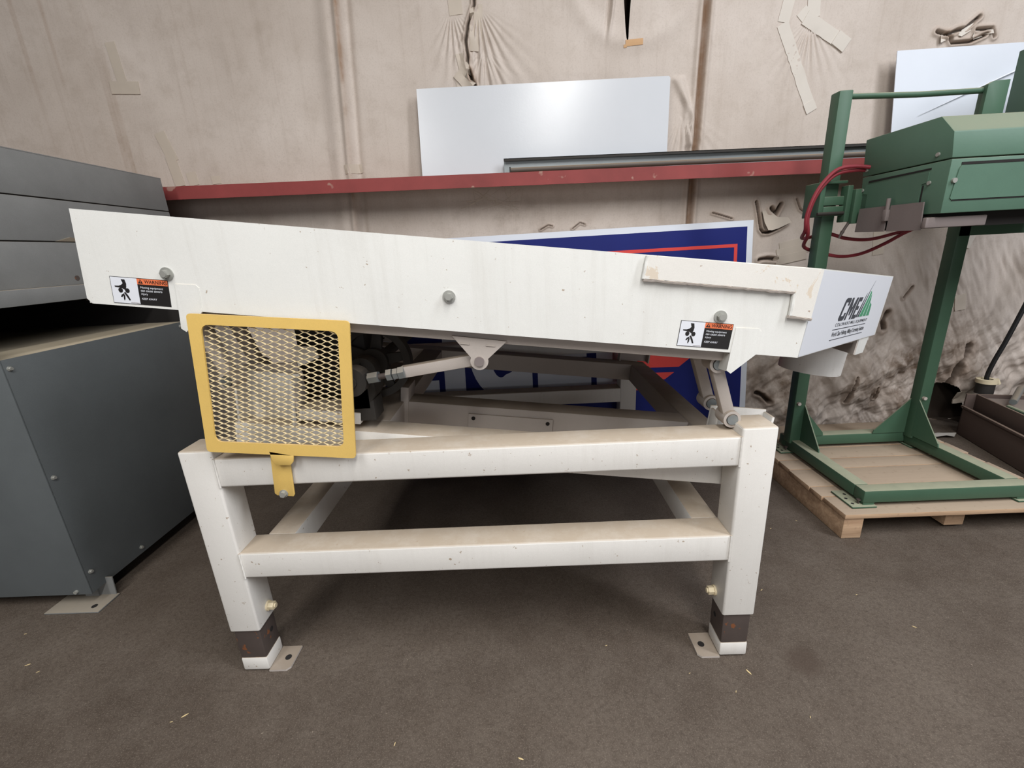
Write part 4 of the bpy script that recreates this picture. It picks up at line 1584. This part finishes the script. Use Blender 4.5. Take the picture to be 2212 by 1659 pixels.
rods = [((.42, .12, .300), (.60, .26, .335), .018, 'grey angled pipe lying across the trough, nearest its far end', GALV),
        ((.40, .09, .276), (-.20, .13, .278), .012, 'thin green-grey rod lying lengthwise in the trough', GREEN),
        ((.0, .20, .280), (.36, .42, .282), .014, 'dusty steel rod lying slantwise behind the green-grey rod', GPLATE)]
for p0, p1, r_, lab, mm in rods:
    g = G()
    q0, q1 = (TO + td * p[0] + tn * p[1] + Vector((0, 0, p[2])) for p in (p0, p1))
    g.tube([q0, (q0 + q1) / 2 + Vector((0, 0, -.002)), q1], r_, 12)
    solo('steel_rod', g, mm, tuple((q0 + q1) / 2 - Vector((0, 0, r_))), lab, 'rod')

hc = thing('hanging_cord', (3.10, 1.68, .30), 'black cord hanging against the wall with a dark plug and cream collar', 'cord')
g = G()
g.tube(smooth_path([(3.60, 1.66, 2.2), (3.34, 1.66, 1.45), (3.22, 1.66, 1.05), (3.165, 1.665, .80), (3.125, 1.67, .62), (3.10, 1.68, .50), (3.09, 1.69, .40), (3.092, 1.69, .36)], 6), .013, 10)
obj('cord', g, BLACK, hc)
g = G()
g.cyl((3.095, 1.69, .268), (3.095, 1.69, .342), .047, 24)
obj('plug', g, IRON, hc)
g = G()
g.ring((3.095, 1.69, .340), (3.095, 1.69, .366), .054, .03, 24)
g.cyl((3.15, 1.685, .362), (3.165, 1.68, .33), .014, 12)
obj('collar', g, CREAM, hc)
g = G()
g.cyl((3.105, 1.69, .268), (3.105, 1.69, .258), .03, 16)
obj('plug_face', g, TAN, hc)
# paper scraps on the floor by the hole
for k, (x, y, sc_, lab) in enumerate(((2.80, 1.60, 1.0, 'crumpled pale paper scrap on the floor below the torn hole'), (2.70, 1.585, .55, 'small brown paper scrap left of the crumpled pale one'))):
    g = G()
    r4 = random.Random(k)
    P = []
    for a_ in range(0, 360, 45):
        rr = sc_ * r4.uniform(.04, .075)
        P.append((x + rr * 1.3 * math.cos(math.radians(a_)), y + rr * .6 * math.sin(math.radians(a_)), .004 + sc_ * r4.uniform(0, .03)))
    top = (x, y, .03 * sc_)
    vs = P + [top] + [(p[0], p[1], p[2] - .002) for p in P] + [(x, y, .03 * sc_ - .002)]
    m = len(P)
    fs = [(i, (i + 1) % m, m) for i in range(m)] + [((i + 1) % m + m + 1, i + m + 1, 2 * m + 1) for i in range(m)] + [(i, i + m + 1, (i + 1) % m + m + 1, (i + 1) % m) for i in range(m)]
    g.add(vs, fs)
    solo('paper_scrap', g, PAPER if k == 0 else TAN, (x, y, 0), lab, 'paper')

# straw flakes on the concrete
flakes = [(-1.106, -.142, .020, 40), (-1.135, -.161, .010, 10), (-.415, -.243, .012, 80), (.501, -.051, .007, 20), (.690, -.053, .022, 115), (.915, .296, .012, 30), (-1.833, .059, .017, 30), (-1.763, .029, .010, 45),
          (1.345, .099, .014, 140), (1.258, .255, .008, 10), (-.051, -.290, .018, 160), (.619, -.117, .009, 60), (.253, .063, .008, 15), (-1.995, .199, .009, 20), (1.318, .739, .012, 100), (1.164, .685, .010, 20), (.794, -.20, .009, 70)]
flake_labels = ['long straw flake on bare floor left of the left foot plate', 'small straw speck beside the long flake left of the foot plate', 'straw flake near the front edge, between the two front legs',
                'straw speck on the floor just left of the right foot plate', 'long pale straw standing out in front of the right foot', 'straw flake on the floor right of the right leg bolt',
                'pale flake at the far left in front of the cabinet, larger of the pair', 'pale flake at the far left in front of the cabinet, smaller of the pair', 'straw flake between the right leg and the oil spot, towards the pallet',
                'straw speck in front of the pallet corner', 'straw flake at the very front, middle of the floor', 'straw speck just left of the oil spot', 'straw speck on the floor under the lower rail, right half',
                'straw speck close to the cabinet front at the far left', 'straw flake beside the left edge of the pallet, nearer the pallet', 'straw speck between the right leg and the pallet edge', 'straw speck in front of the round oil spot']
for (x, y, L_, a_), lab in zip(flakes, flake_labels):
    g = G()
    c_, s_ = math.cos(math.radians(a_)), math.sin(math.radians(a_))
    w_ = L_ * .22
    pts = [(-L_ / 2, 0), (-L_ * .2, -w_ / 2), (L_ * .3, -w_ * .4), (L_ / 2, 0), (L_ * .2, w_ / 2), (-L_ * .25, w_ * .4)]
    g.ext([(x + u * c_ - v * s_, y + u * s_ + v * c_, .0008) for u, v in pts], (0, 0, .0012))
    solo('straw_flake', g, STRAW, (x, y, 0), lab, 'straw', 'straw flakes on the floor')
